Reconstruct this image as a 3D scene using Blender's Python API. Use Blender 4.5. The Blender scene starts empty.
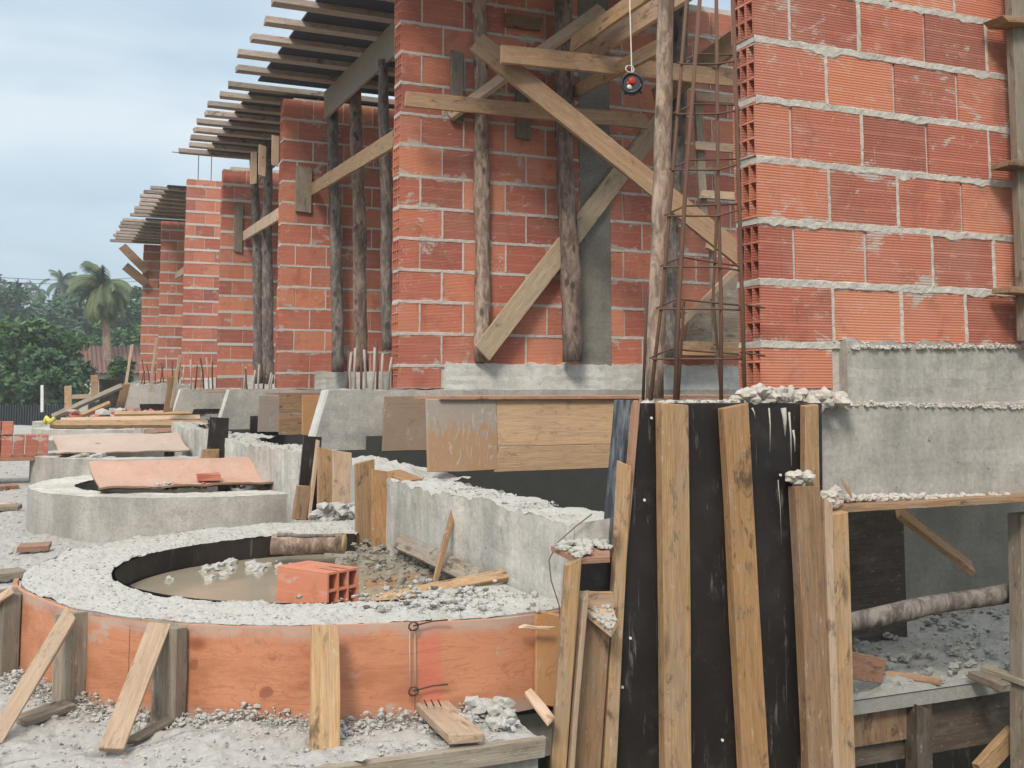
import bpy, bmesh, math, random
from mathutils import Vector, Matrix, noise
random.seed(7)
R = math.radians
S = bpy.context.scene
COL = S.collection
V = Vector

# ---------------------------------------------------------------- camera
F_PX, TH, YAW, CY = 1085.0, R(5.5), R(23.66), 283.5
FH = V((math.sin(YAW), math.cos(YAW), 0)); RT = V((math.cos(YAW), -math.sin(YAW), 0)); ZU = V((0, 0, 1))
FW = FH*math.cos(TH) + ZU*math.sin(TH); UP = -FH*math.sin(TH) + ZU*math.cos(TH)
cam = bpy.data.cameras.new('camera'); co = bpy.data.objects.new('camera', cam); COL.objects.link(co)
cam.sensor_width = 36; cam.sensor_fit = 'HORIZONTAL'; cam.lens = 36*F_PX/1024; cam.clip_end = 3000; cam.clip_start = 0.05
cam.shift_y = -(384-CY)/1024
co.matrix_world = Matrix(((RT.x, UP.x, -FW.x, 0), (RT.y, UP.y, -FW.y, 0), (RT.z, UP.z, -FW.z, 0), (0, 0, 0, 1)))
S.camera = co

def P(px, py, Y=None, X=None, Z=None, D=None):
    d = FW + RT*((px-512)/F_PX) + UP*((CY-py)/F_PX)
    if Y is not None: t = Y/d.y
    elif X is not None: t = X/d.x
    elif Z is not None: t = Z/d.z
    else: t = D/(d.dot(FH))
    return d*t

# ---------------------------------------------------------------- mesh builder
class MB:
    def __init__(s): s.v = []; s.f = []; s.m = []; s.t = []; s.uv = None
    def face(s, idx, m=0, t=0.5): s.f.append(tuple(idx)); s.m.append(m); s.t.append(t)
    def quad(s, a, b, c, d, m=0, t=0.5):
        n = len(s.v); s.v += [a, b, c, d]; s.face((n, n+1, n+2, n+3), m, t)
    def hexa(s, p, m=0, t=0.5):   # p: 4 bottom (ccw from above), 4 top
        n = len(s.v); s.v += [V(q) for q in p]
        for q in ((3, 2, 1, 0), (4, 5, 6, 7), (0, 1, 5, 4), (1, 2, 6, 5), (2, 3, 7, 6), (3, 0, 4, 7)):
            s.face([n+i for i in q], m, t)
    def box(s, x0, x1, y0, y1, z0, z1, m=0, t=0.5, j=0):
        r = lambda: random.uniform(-j, j)
        s.hexa([(x0+r(), y0+r(), z0+r()), (x1+r(), y0+r(), z0+r()), (x1+r(), y1+r(), z0+r()), (x0+r(), y1+r(), z0+r()),
                (x0+r(), y0+r(), z1+r()), (x1+r(), y0+r(), z1+r()), (x1+r(), y1+r(), z1+r()), (x0+r(), y1+r(), z1+r())], m, t)
    def tube(s, pts, rad, n=8, m=0, t=0.5, cap=True, mc=None, wob=0):
        pts = [V(p) for p in pts]; rings = []
        if not hasattr(rad, '__len__'): rad = [rad]*len(pts)
        ref = V((0, 0, 1)) if abs((pts[-1]-pts[0]).normalized().z) < .9 else V((1, 0, 0))
        for i, p in enumerate(pts):
            d = (pts[min(i+1, len(pts)-1)] - pts[max(i-1, 0)]).normalized()
            a = d.cross(ref).normalized(); b = d.cross(a).normalized(); ring = []
            for k in range(n):
                an = 2*math.pi*k/n; rr = rad[i]
                if wob: rr *= 1+wob*noise.noise(V((math.cos(an)*1.3, math.sin(an)*1.3, i*.9+pts[0].x*7)))
                ring.append(len(s.v)); s.v.append(p + a*math.cos(an)*rr + b*math.sin(an)*rr)
            rings.append(ring)
        for i in range(len(rings)-1):
            for k in range(n):
                s.face((rings[i][k], rings[i][(k+1) % n], rings[i+1][(k+1) % n], rings[i+1][k]), m, t)
        if cap:
            s.face(rings[0][::-1], m if mc is None else mc, t); s.face(rings[-1], m if mc is None else mc, t)
    def lump(s, c, r, seed=0, amp=.35, fr=2.2, sub=3, m=0, t=0.5):
        bm = bmesh.new(); bmesh.ops.create_icosphere(bm, subdivisions=sub, radius=1)
        n = len(s.v); o = V((seed*3.7, seed*1.3, seed*5.1))
        for v in bm.verts:
            k = 1+amp*noise.noise(v.co*fr+o)+amp*.6*noise.noise(v.co*fr*2.7+o)+amp*.3*noise.noise(v.co*fr*6+o)
            s.v.append(V(c)+V((v.co.x*r[0]*k, v.co.y*r[1]*k, v.co.z*r[2]*k)))
        for f in bm.faces: s.face([n+v.index for v in f.verts], m, t)
        bm.free()
    def stone(s, c, r, m=0, t=0.5):
        n = len(s.v); q = [(1, 0, 0), (-1, 0, 0), (0, 1, 0), (0, -1, 0), (0, 0, 1), (0, 0, -1)]
        a = random.uniform(0, 6.28); ca, sa = math.cos(a), math.sin(a); sx, sy, sz = [r*random.uniform(.5, 1.3) for _ in range(3)]
        tl = random.uniform(-.5, .5)
        for x, y, z in q:
            x *= sx; y *= sy; z *= sz*.8
            x += random.uniform(-.35, .35)*r; y += random.uniform(-.35, .35)*r
            z += x*tl; s.v.append(V((c[0]+x*ca-y*sa, c[1]+x*sa+y*ca, c[2]+z)))
        for f in ((0, 2, 4), (2, 1, 4), (1, 3, 4), (3, 0, 4), (2, 0, 5), (1, 2, 5), (3, 1, 5), (0, 3, 5)): s.face([n+i for i in f], m, t)
    def grid(s, fn, nu, nv, m=0, t=0.5, flip=False):
        n = len(s.v)
        for i in range(nu+1):
            for j in range(nv+1): s.v.append(V(fn(i/nu, j/nv)))
        for i in range(nu):
            for j in range(nv):
                a = n+i*(nv+1)+j; q = (a, a+nv+1, a+nv+2, a+1)
                s.face(q[::-1] if flip else q, m, t)
    def build(s, name, mats, parent=None, origin=None, smooth=False, bevel=0):
        me = bpy.data.meshes.new(name)
        og = V(origin) if origin is not None else V((0, 0, 0))
        me.from_pydata([tuple(V(v)-og) for v in s.v], [], s.f)
        if not isinstance(mats, (list, tuple)): mats = [mats]
        for m in mats: me.materials.append(M[m])
        me.polygons.foreach_set('material_index', s.m)
        at = me.attributes.new('tone', 'FLOAT', 'FACE'); at.data.foreach_set('value', s.t)
        if smooth: me.polygons.foreach_set('use_smooth', [True]*len(s.f))
        me.update()
        if s.uv:
            ul = me.uv_layers.new(name='UVMap')
            for p in me.polygons:
                for li in p.loop_indices: ul.data[li].uv = s.uv[me.loops[li].vertex_index]
        o = bpy.data.objects.new(name, me); COL.objects.link(o)
        if parent is not None:
            pw = V(parent.location); gp_ = parent.parent
            if gp_ is not None: pw = pw+gp_.location
            o.parent = parent; o.location = og-pw
        else: o.location = og
        if bevel:
            b = o.modifiers.new('bevel', 'BEVEL'); b.width = bevel; b.segments = 1; b.limit_method = 'ANGLE'
        return o

def tag(o, label=None, cat=None, group=None, kind=None):
    if label: o['label'] = label
    if cat: o['category'] = cat
    if group: o['group'] = group
    if kind: o['kind'] = kind
    return o
def thing(name, label, cat, loc, group=None):
    o = bpy.data.objects.new(name, None); COL.objects.link(o); o.location = V(loc); o.empty_display_size = .1
    return tag(o, label, cat, group)

# ---------------------------------------------------------------- materials
M = {}
def nt(name):
    m = bpy.data.materials.new(name); m.use_nodes = True; M[name] = m
    t = m.node_tree; b = t.nodes['Principled BSDF']; b.inputs['Specular IOR Level'].default_value = .25
    return m, t, b
class N:
    def __init__(s, t): s.t = t
    def n(s, ty, **kw):
        n = s.t.nodes.new(ty)
        for k, v in kw.items(): setattr(n, k, v)
        return n
    def l(s, a, b): s.t.links.new(a, b)
    def val(s, inp, x):
        if hasattr(x, 'links') or hasattr(x, 'is_output'): s.l(x, inp)
        else: inp.default_value = x
    def math(s, op, a, b=0.0, c=None):
        n = s.n('ShaderNodeMath', operation=op); s.val(n.inputs[0], a); s.val(n.inputs[1], b)
        if c is not None: s.val(n.inputs[2], c)
        return n.outputs[0]
    def mix(s, f, a, b, mode='MIX'):
        n = s.n('ShaderNodeMix', data_type='RGBA', blend_type=mode)
        s.val(n.inputs[0], f)
        for i, x in ((6, a), (7, b)):
            if isinstance(x, tuple): n.inputs[i].default_value = (*x, 1)
            else: s.l(x, n.inputs[i])
        return n.outputs[2]
    def noise(s, vec, sc, det=4, ro=.55, dist=0):
        n = s.n('ShaderNodeTexNoise'); n.inputs['Scale'].default_value = sc; n.inputs['Detail'].default_value = det
        n.inputs['Roughness'].default_value = ro; n.inputs['Distortion'].default_value = dist; s.l(vec, n.inputs['Vector']); return n.outputs['Fac']
    def ramp(s, f, stops):
        n = s.n('ShaderNodeValToRGB'); e = n.color_ramp.elements
        while len(e) < len(stops): e.new(.5)
        for q, (p, c) in zip(e, stops): q.position = p; q.color = (*c, 1) if isinstance(c, tuple) else (c, c, c, 1)
        s.l(f, n.inputs[0]); return n.outputs[0]
    def step(s, f, a, b):
        n = s.n('ShaderNodeMapRange', interpolation_type='SMOOTHSTEP'); n.inputs[1].default_value = a; n.inputs[2].default_value = b; s.l(f, n.inputs[0]); return n.outputs[0]
    def mapping(s, vec, sc=(1, 1, 1), loc=None):
        n = s.n('ShaderNodeMapping'); n.inputs['Scale'].default_value = sc; s.l(vec, n.inputs['Vector'])
        if loc is not None: s.l(loc, n.inputs['Location'])
        return n.outputs[0]
    def bump(s, h, st, dist, prev=None):
        n = s.n('ShaderNodeBump'); n.inputs['Strength'].default_value = st; n.inputs['Distance'].default_value = dist; s.l(h, n.inputs['Height'])
        if prev is not None: s.l(prev, n.inputs['Normal'])
        return n.outputs[0]
    def obj(s): return s.n('ShaderNodeTexCoord').outputs['Object']
    def geo(s): return s.n('ShaderNodeNewGeometry').outputs['Position']
    def rnd(s): return s.n('ShaderNodeObjectInfo').outputs['Random']

def wood(name, c1, c2, grey=.3, greycol=(.30, .27, .23), rough=.75, dirt=.4):
    m, t, b = nt(name); n = N(t)
    r = n.rnd(); off = n.math('MULTIPLY', r, 37.0)
    comb = n.n('ShaderNodeCombineXYZ'); n.l(off, comb.inputs[0]); n.l(off, comb.inputs[1]); n.l(r, comb.inputs[2])
    base = n.mapping(n.obj(), (1, 1, 1), comb.outputs[0])
    v = n.mapping(base, (2.2, 26, 26))
    g = n.noise(v, 2.2, 8, .7, 1.1); g2 = n.noise(n.mapping(base, (4, 150, 150)), 2, 4, .65)
    c = n.ramp(n.math('ADD', n.math('MULTIPLY', g, .55), n.math('MULTIPLY', g2, .45)), [(.26, tuple(x*.75 for x in c2)), (.41, c2), (.54, tuple((x+y)/2 for x, y in zip(c1, c2))), (.74, tuple(x*1.12 for x in c1))])
    k = n.n('ShaderNodeTexVoronoi'); k.inputs['Scale'].default_value = 1; n.l(n.mapping(base, (2.6, 9, 9)), k.inputs['Vector'])
    kn = n.step(k.outputs['Distance'], .16, .04)
    c = n.mix(n.math('MULTIPLY', kn, .7), c, tuple(x*.35 for x in c2))
    w = n.noise(n.mapping(base, (1.4, 5, 5)), 2.2, 6, .7)
    c = n.mix(n.math('MULTIPLY', n.step(w, .44, .68), grey), c, greycol)
    d = n.noise(n.mapping(base, (3, 8, 8)), 5, 8, .75)
    c = n.mix(n.math('MULTIPLY', n.step(d, .54, .66), min(1, dirt*1.5)), c, tuple(x*.38 for x in greycol))
    c = n.mix(n.math('MULTIPLY', n.step(d, .42, .33), dirt*1.2), c, (.56, .53, .47))
    dk = n.noise(n.mapping(base, (2.0, 4, 4)), 3.3, 7, .72, .5)
    c = n.mix(n.math('MULTIPLY', n.step(dk, .57, .67), min(.8, dirt*1.9)), c, (.07, .045, .03))
    hs = n.n('ShaderNodeHueSaturation'); n.l(c, hs.inputs['Color']); n.l(n.math('ADD', n.math('MULTIPLY', r, .5), .75), hs.inputs['Value'])
    n.l(hs.outputs[0], b.inputs['Base Color']); b.inputs['Roughness'].default_value = rough
    n.l(n.bump(n.math('ADD', g, g2), .5, .004, n.bump(d, .4, .004)), b.inputs['Normal'])
wood('wood_tan', (.56, .365, .205), (.35, .205, .10), .4)
wood('wood_orange', (.57, .335, .16), (.36, .19, .08), .28)
wood('wood_pale', (.62, .46, .335), (.45, .31, .21), .22, dirt=.3)
wood('wood_brown', (.37, .23, .13), (.21, .12, .065), .3)
wood('wood_grey', (.34, .285, .22), (.19, .15, .112), .6)
wood('wood_shade_tint', (.12, .09, .07), (.075, .055, .042), .3)  # near-black brown: shade of the lower-right opening put into the wood colour
wood('wood_joist', (.52, .43, .37), (.33, .26, .22), .4)
wood('wood_brace', (.50, .33, .20), (.33, .20, .115), .25, dirt=.25); wood('wood_brace2', (.52, .40, .27), (.34, .25, .165), .3, dirt=.25)
wood('wood_pink', (.50, .29, .20), (.36, .18, .115), .3)

def bark(name, c1, c2):
    m, t, b = nt(name); n = N(t); p = n.obj(); r = n.rnd()
    comb = n.n('ShaderNodeCombineXYZ'); n.l(n.math('MULTIPLY', r, 31.0), comb.inputs[0]); p = n.mapping(p, (1, 1, 1), comb.outputs[0])
    g = n.noise(n.mapping(p, (1, 1, .35)), 26, 8, .72, .8); h = n.noise(n.mapping(p, (1, 1, .4)), 7, 6, .7)
    c = n.ramp(g, [(.36, tuple(x*.7 for x in c2)), (.47, c2), (.62, c1)])
    c = n.mix(n.math('MULTIPLY', n.step(h, .5, .66), .6), c, tuple(x*1.25 for x in c1))
    vo = n.n('ShaderNodeTexVoronoi'); vo.inputs['Scale'].default_value = 11; n.l(n.mapping(p, (1, 1, .6)), vo.inputs['Vector'])
    c = n.mix(n.math('MULTIPLY', n.step(vo.outputs['Distance'], .26, .10), .8), c, tuple(x*.35 for x in c2))
    n.l(c, b.inputs['Base Color']); b.inputs['Roughness'].default_value = .85; n.l(n.bump(g, .8, .012, n.bump(h, .6, .02)), b.inputs['Normal'])
bark('bark_grey2', (.30, .26, .235), (.14, .118, .105)); bark('bark_warm', (.47, .36, .285), (.25, .18, .14)); bark('bark', (.31, .235, .19), (.155, .112, .09)); bark('bark_grey', (.27, .23, .205), (.135, .112, .10)); bark('bark_light', (.42, .31, .23), (.24, .16, .12))

def plain(name, c, rough=.7, metal=0, spec=.25):
    m, t, b = nt(name); n = N(t); p = n.obj(); g = n.noise(p, 14, 5, .6)
    n.l(n.mix(g, tuple(x*.72 for x in c), tuple(min(1, x*1.22) for x in c)), b.inputs['Base Color'])
    b.inputs['Roughness'].default_value = rough; b.inputs['Metallic'].default_value = metal; b.inputs['Specular IOR Level'].default_value = spec
    n.l(n.bump(g, .2, .003), b.inputs['Normal']); return m
plain('rust', (.145, .08, .055), .8); plain('rust_dark', (.10, .055, .042), .8); plain('rust_pale', (.42, .36, .33), .8)
plain('wire', (.16, .11, .09), .6); plain('cord', (.75, .74, .70), .7); plain('plastic_black', (.02, .022, .025), .35, 0, .5)
plain('plastic_red', (.55, .05, .03), .4); plain('paint_white', (.75, .75, .73), .6); plain('metal_sheet', (.045, .055, .065), .6)
plain('cable', (.04, .04, .045), .6); plain('log_end', (.58, .42, .23), .8); plain('cloth_yellow', (.62, .55, .12), .8); plain('plaster', (.55, .52, .46), .9)

def concrete(name, base, streak=.35, rough=.9, bmp=.35, brown=.2, drip=0):
    m, t, b = nt(name); n = N(t); p = n.geo()
    a = n.noise(p, 1.7, 6, .62, .3); c1 = n.noise(p, 9, 8, .7); s = n.noise(n.mapping(p, (4, 4, .9)), 2.0, 6, .7); fi = n.noise(p, 60, 5, .7)
    dk = tuple(x*.58 for x in base); lt = tuple(min(.8, x*1.28) for x in base)
    c = n.mix(n.step(a, .3, .7), dk, base)
    c = n.mix(n.math('MULTIPLY', n.step(s, .38, .72), streak*1.2), c, lt)
    c = n.mix(n.math('MULTIPLY', n.step(c1, .52, .68), .55), c, tuple(x*.55 for x in base))
    c = n.mix(n.math('MULTIPLY', n.step(n.noise(p, 3.1, 5, .6), .55, .7), brown), c, (.36, .29, .21))
    hz = n.noise(n.mapping(p, (1.2, 1.2, 14)), 2.5, 6, .7); c = n.mix(n.math('MULTIPLY', n.step(hz, .52, .66), .35), c, tuple(x*.66 for x in base))
    pit = n.n('ShaderNodeTexVoronoi'); pit.inputs['Scale'].default_value = 26; n.l(p, pit.inputs['Vector'])
    pf = n.math('MULTIPLY', n.step(pit.outputs['Distance'], .13, .07), n.step(c1, .5, .6))
    c = n.mix(n.math('MULTIPLY', pf, .7), c, (.09, .085, .08))
    c = n.mix(.22, c, n.ramp(fi, [(.3, .08), (.7, .8)]), 'OVERLAY')
    n.l(c, b.inputs['Base Color']); b.inputs['Roughness'].default_value = rough
    n.l(n.bump(fi, bmp, .003, n.bump(c1, bmp*1.3, .012)), b.inputs['Normal'])
concrete('concrete', (.47, .44, .405)); concrete('concrete_light', (.58, .55, .505), .45); concrete('concrete_white', (.72, .695, .64), .4); concrete('concrete_dark', (.17, .168, .155), .25)
concrete('concrete_tan', (.25, .232, .20), .3); concrete('plaster_new', (.48, .45, .41), .4, .9, .25, .12); concrete('concrete_form', (.26, .245, .21), .2, .85, .2, .05)

def rubble(name, base, sc=34):
    m, t, b = nt(name); n = N(t); p = n.geo()
    vo = n.n('ShaderNodeTexVoronoi'); vo.inputs['Scale'].default_value = sc; n.l(n.mapping(p, (1, 1, 1)), vo.inputs['Vector'])
    sep = n.n('ShaderNodeSeparateColor'); n.l(vo.outputs['Color'], sep.inputs[0])
    a = n.noise(p, 2.6, 6, .65); fi = n.noise(p, 45, 7, .75)
    c = n.mix(sep.outputs[0], tuple(x*.93 for x in base), tuple(min(.85, x*1.07) for x in base))
    c = n.mix(n.math('MULTIPLY', n.step(a, .5, .72), .5), c, (.38, .35, .30))
    c = n.mix(n.math('MULTIPLY', n.step(n.noise(p, 12, 6, .7), .58, .7), .5), c, tuple(x*.35 for x in base))
    c = n.mix(n.math('MULTIPLY', n.step(n.noise(p, 5.3, 4, .7), .66, .72), .45), c, (.42, .19, .13))
    n.l(c, b.inputs['Base Color']); b.inputs['Roughness'].default_value = .95
    n.l(n.bump(fi, .55, .005, n.bump(n.noise(p, 16, 8, .72), .5, .012)), b.inputs['Normal'])
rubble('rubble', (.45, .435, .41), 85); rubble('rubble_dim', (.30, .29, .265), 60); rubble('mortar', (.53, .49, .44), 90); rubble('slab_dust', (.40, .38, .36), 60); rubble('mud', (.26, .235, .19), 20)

def brickmat(name, gv=.0092, gs=.24):
    m, t, b = nt(name); n = N(t); p = n.geo()
    at = n.n('ShaderNodeAttribute', attribute_name='tone').outputs['Fac']
    sep = n.n('ShaderNodeSeparateXYZ'); n.l(p, sep.inputs[0]); z = sep.outputs[2]
    c = n.ramp(at, [(0, (.25, .078, .058)), (.35, (.38, .11, .075)), (.7, (.53, .165, .10)), (1, (.64, .235, .13))])
    zw = n.math('ADD', z, n.math('MULTIPLY', n.noise(p, 3, 2, .5), .006))
    sn = n.math('SINE', n.math('MULTIPLY', zw, 2*math.pi/gv))
    fr = n.math('FRACT', n.math('ADD', n.math('MULTIPLY', zw, 5.0), .3))
    th = n.math('ABSOLUTE', n.math('SUBTRACT', n.math('FRACT', n.math('MULTIPLY', fr, 3.0)), .5))
    line = n.step(th, .43, .48)
    c = n.mix(n.math('MULTIPLY', n.step(sn, .1, -1), gs), c, (.22, .06, .045))
    c = n.mix(n.math('MULTIPLY', line, .35), c, (.68, .27, .18))
    big = n.noise(p, 6.5, 5, .65, .4)
    c = n.mix(n.math('MULTIPLY', n.step(big, .5, .68), .45), c, (.24, .07, .05))
    c = n.mix(n.math('MULTIPLY', n.step(n.noise(n.mapping(p, (1, 1, 2.2)), 11, 7, .72), .565, .66), .38), c, (.60, .40, .34))
    cb = n.math('MULTIPLY', n.math('ABSOLUTE', n.math('SUBTRACT', n.math('FRACT', n.math('ADD', n.math('MULTIPLY', z, 5.0), .305)), .5)), 2.0)
    cb = n.math('POWER', cb, 5.0)
    sm = n.math('ADD', n.noise(n.mapping(p, (1, 1, 1.5)), 5.0, 8, .72, .6), n.math('MULTIPLY', cb, .15 if gs else 0))
    c = n.mix(n.math('MULTIPLY', n.step(sm, .60, .65), .8), c, (.47, .44, .39))
    c = n.mix(n.math('MULTIPLY', n.step(n.noise(n.mapping(p, (1.6, 1, .8)), 18, 6, .75, 1.0), .62, .68), .45), c, (.62, .50, .44))
    c = n.mix(n.math('ADD', .06, n.math('MULTIPLY', n.step(n.noise(p, 2.2, 6, .7), .4, .7), .22)), c, (.46, .31, .25))
    n.l(c, b.inputs['Base Color']); b.inputs['Roughness'].default_value = .85
    n.l(n.bump(sn, .5 if gs else 0, .0013, n.bump(n.noise(p, 70, 4, .6), .25, .002)), b.inputs['Normal'])
brickmat('brick'); brickmat('brick_clean', .05, 0)

m, t, b = nt('ply_black'); n = N(t); p = n.obj()
c = n.mix(n.step(n.noise(p, 2.5, 5, .6), .4, .7), (.014, .010, .009), (.040, .030, .027))
c = n.mix(n.math('MULTIPLY', n.step(n.noise(n.mapping(p, (3, 3, .5)), 9, 6, .7), .58, .68), .55), c, (.22, .20, .19))
c = n.mix(n.math('MULTIPLY', n.step(n.noise(p, 6, 8, .8), .52, .72), .3), c, (.16, .14, .13))
c = n.mix(n.math('MULTIPLY', n.step(n.noise(n.mapping(p, (70, 70, 1.3)), 1.5, 3, .6, .6), .68, .73), .5), c, (.25, .23, .21))
vo = n.n('ShaderNodeTexVoronoi'); vo.inputs['Scale'].default_value = 9; n.l(p, vo.inputs['Vector'])
c = n.mix(n.step(vo.outputs['Distance'], .045, .025), c, (.6, .58, .55))
n.l(c, b.inputs['Base Color']); b.inputs['Roughness'].default_value = .42; b.inputs['Specular IOR Level'].default_value = .4
n.l(n.bump(n.noise(p, 20, 5, .6), .25, .003), b.inputs['Normal'])
m, t, b = nt('ply_slate'); n = N(t); p = n.obj()
n.l(n.mix(n.step(n.noise(n.mapping(p, (4, 4, .8)), 6, 7, .7), .45, .65), (.035, .042, .052), (.17, .19, .21)), b.inputs['Base Color']); b.inputs['Roughness'].default_value = .5
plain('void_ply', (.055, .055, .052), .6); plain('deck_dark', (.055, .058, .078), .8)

def ply(name, c1, c2, axis):   # birch-like form plywood with whorled grain and stains
    m, t, b = nt(name); n = N(t)
    tc = n.n('ShaderNodeTexCoord'); p = tc.outputs['UV'] if axis == 'uv' else n.obj()
    q = n.mapping(p, (1.2, 7, 7)); w = n.noise(q, 1.6, 3, .5, 1.8)
    g = n.math('FRACT', n.math('MULTIPLY', w, 9.0)); g = n.step(n.math('ABSOLUTE', n.math('SUBTRACT', g, .5)), .40, .5)
    c = n.mix(n.noise(p, 4, 6, .7), c2, c1)
    c = n.mix(n.math('MULTIPLY', g, .34), c, tuple(x*.55 for x in c2))
    vo = n.n('ShaderNodeTexVoronoi'); vo.inputs['Scale'].default_value = 1; n.l(n.mapping(p, (2.7, 5.2, 5.2)), vo.inputs['Vector'])
    c = n.mix(n.math('MULTIPLY', n.step(vo.outputs['Distance'], .12, .03), .75), c, (.20, .055, .03))
    c = n.mix(n.math('MULTIPLY', n.step(n.noise(p, 7, 8, .75), .58, .66), .6), c, (.46, .41, .36))
    if axis == 'uv':
        s0 = n.n('ShaderNodeSeparateXYZ'); n.l(p, s0.inputs[0]); wob = n.math('MULTIPLY', n.math('SUBTRACT', n.noise(p, 14, 4, .6), .5), .075)
        for u0, v0, kk in ((2.12, .15, 1), (2.17, .10, 1), (2.34, .17, 1), (2.32, .09, 1), (1.62, .12, 1), (2.95, .13, .6), (1.30, .07, .8)):
            du = n.math('MULTIPLY', n.math('SUBTRACT', s0.outputs[0], u0), .75); dv = n.math('SUBTRACT', s0.outputs[1], v0)
            dd = n.math('ADD', n.math('SQRT', n.math('ADD', n.math('MULTIPLY', du, du), n.math('MULTIPLY', dv, dv))), wob)
            rg = n.math('MULTIPLY', n.step(n.math('SINE', n.math('MULTIPLY', dd, 520.0)), .3, 1), n.step(dd, .055, .01))
            c = n.mix(n.math('MULTIPLY', rg, .22*kk), c, (.27, .085, .04)); c = n.mix(n.math('MULTIPLY', n.step(dd, .013, .0), .6*kk), c, (.16, .045, .025))
        for us in (1.92, 2.70):
            c = n.mix(n.math('MULTIPLY', n.step(n.math('ABSOLUTE', n.math('SUBTRACT', s0.outputs[0], us)), .0022, .0008), .8), c, (.12, .06, .04))
        c = n.mix(n.math('MULTIPLY', n.step(n.noise(n.mapping(p, (1, 2.6, 1)), 2.6, 7, .7), .44, .62), .6), c, (.33, .125, .065))
        sp = n.n('ShaderNodeSeparateXYZ'); n.l(p, sp.inputs[0]); u, v = sp.outputs[0], sp.outputs[1]
        for u0, wd in ((2.74, .035), (3.10, .06)):
            k = n.step(n.math('ABSOLUTE', n.math('SUBTRACT', u, u0)), wd, wd*.6)
            k = n.math('MULTIPLY', k, n.step(n.noise(p, 9, 4, .6), .3, .6)); c = n.mix(n.math('MULTIPLY', k, .36), c, (.62, .10, .11))
        k = n.step(n.math('ADD', v, n.math('MULTIPLY', n.noise(p, 14, 6, .7), .07)), .085, .035)
        c = n.mix(n.math('MULTIPLY', k, .7), c, (.42, .37, .33))
        k = n.step(n.math('SUBTRACT', v, n.math('MULTIPLY', n.noise(p, 11, 6, .7), .09)), .165, .205)
        c = n.mix(n.math('MULTIPLY', k, .55), c, (.45, .41, .38))
    n.l(c, b.inputs['Base Color']); b.inputs['Roughness'].default_value = .6; n.l(n.bump(g, .12, .002), b.inputs['Normal'])
ply('ply_red', (.62, .30, .17), (.48, .18, .095), 'uv'); ply('ply_orange', (.58, .33, .165), (.43, .21, .095), 'o'); ply('ply_tan', (.36, .27, .19), (.25, .17, .12), 'o'); ply('ply_rusty', (.60, .42, .33), (.50, .27, .20), 'o'); ply('ply_pink', (.60, .38, .29), (.50, .24, .17), 'o'); ply('ply_dusty', (.58, .47, .40), (.47, .34, .28), 'o')
wood('form_pine', (.66, .46, .29), (.50, .32, .185), .25, dirt=.22)
m, t, b = nt('ply_brushed'); n = N(t); p = n.obj()
sp_ = n.n('ShaderNodeSeparateXYZ'); n.l(p, sp_.inputs[0]); yy = sp_.outputs[1]
wv_ = n.noise(n.mapping(p, (9, 3, 3)), 2.4, 5, .6, 2.2); fine = n.noise(n.mapping(p, (5, 5, 5)), 9, 7, .7, 2)
c = n.mix(fine, (.30, .25, .205), (.46, .41, .36)); o2 = n.mix(fine, (.36, .21, .12), (.52, .34, .21))
k = n.step(n.math('ADD', n.math('MULTIPLY', yy, 4.2), n.math('MULTIPLY', wv_, 2.0)), 1.22, 1.02)
c = n.mix(k, c, o2); c = n.mix(n.math('MULTIPLY', n.step(n.noise(n.mapping(p, (6, 1.6, 3)), 3.5, 4, .6, 3.5), .60, .63), .8), c, (.50, .46, .42))
n.l(c, b.inputs['Base Color']); b.inputs['Roughness'].default_value = .75
ply('ply_greyed', (.36, .31, .265), (.27, .22, .18), 'o')

m, t, b = nt('water'); n = N(t); p = n.geo()
n.l(n.mix(n.noise(p, 3.5, 5, .6), (.26, .22, .155), (.43, .38, .29)), b.inputs['Base Color']); b.inputs['Roughness'].default_value = .12; b.inputs['Specular IOR Level'].default_value = .5
n.l(n.bump(n.noise(p, 7, 3, .5), .06, .01), b.inputs['Normal'])
def leafmat(name, a, c_):
    m, t, b = nt(name); n = N(t); at = n.n('ShaderNodeAttribute', attribute_name='tone').outputs['Fac']
    n.l(n.mix(at, a, c_), b.inputs['Base Color']); b.inputs['Roughness'].default_value = .6
leafmat('leaf_dark', (.045, .10, .05), (.11, .19, .085)); leafmat('leaf_mid', (.045, .10, .04), (.13, .21, .075)); leafmat('leaf_blue', (.05, .105, .07), (.11, .18, .11)); leafmat('leaf_palm', (.055, .10, .055), (.20, .23, .11))
m, t, b = nt('soil'); n = N(t); p = n.geo()
n.l(n.mix(n.noise(p, .25, 6, .6), (.06, .085, .03), (.17, .12, .075)), b.inputs['Base Color']); b.inputs['Roughness'].default_value = 1
m, t, b = nt('roof_tile'); n = N(t); p = n.geo()
n.l(n.mix(n.noise(p, 3, 5, .7), (.12, .065, .055), (.25, .14, .115)), b.inputs['Base Color']); b.inputs['Roughness'].default_value = .9
plain('window_dark', (.03, .035, .04), .2)

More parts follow.
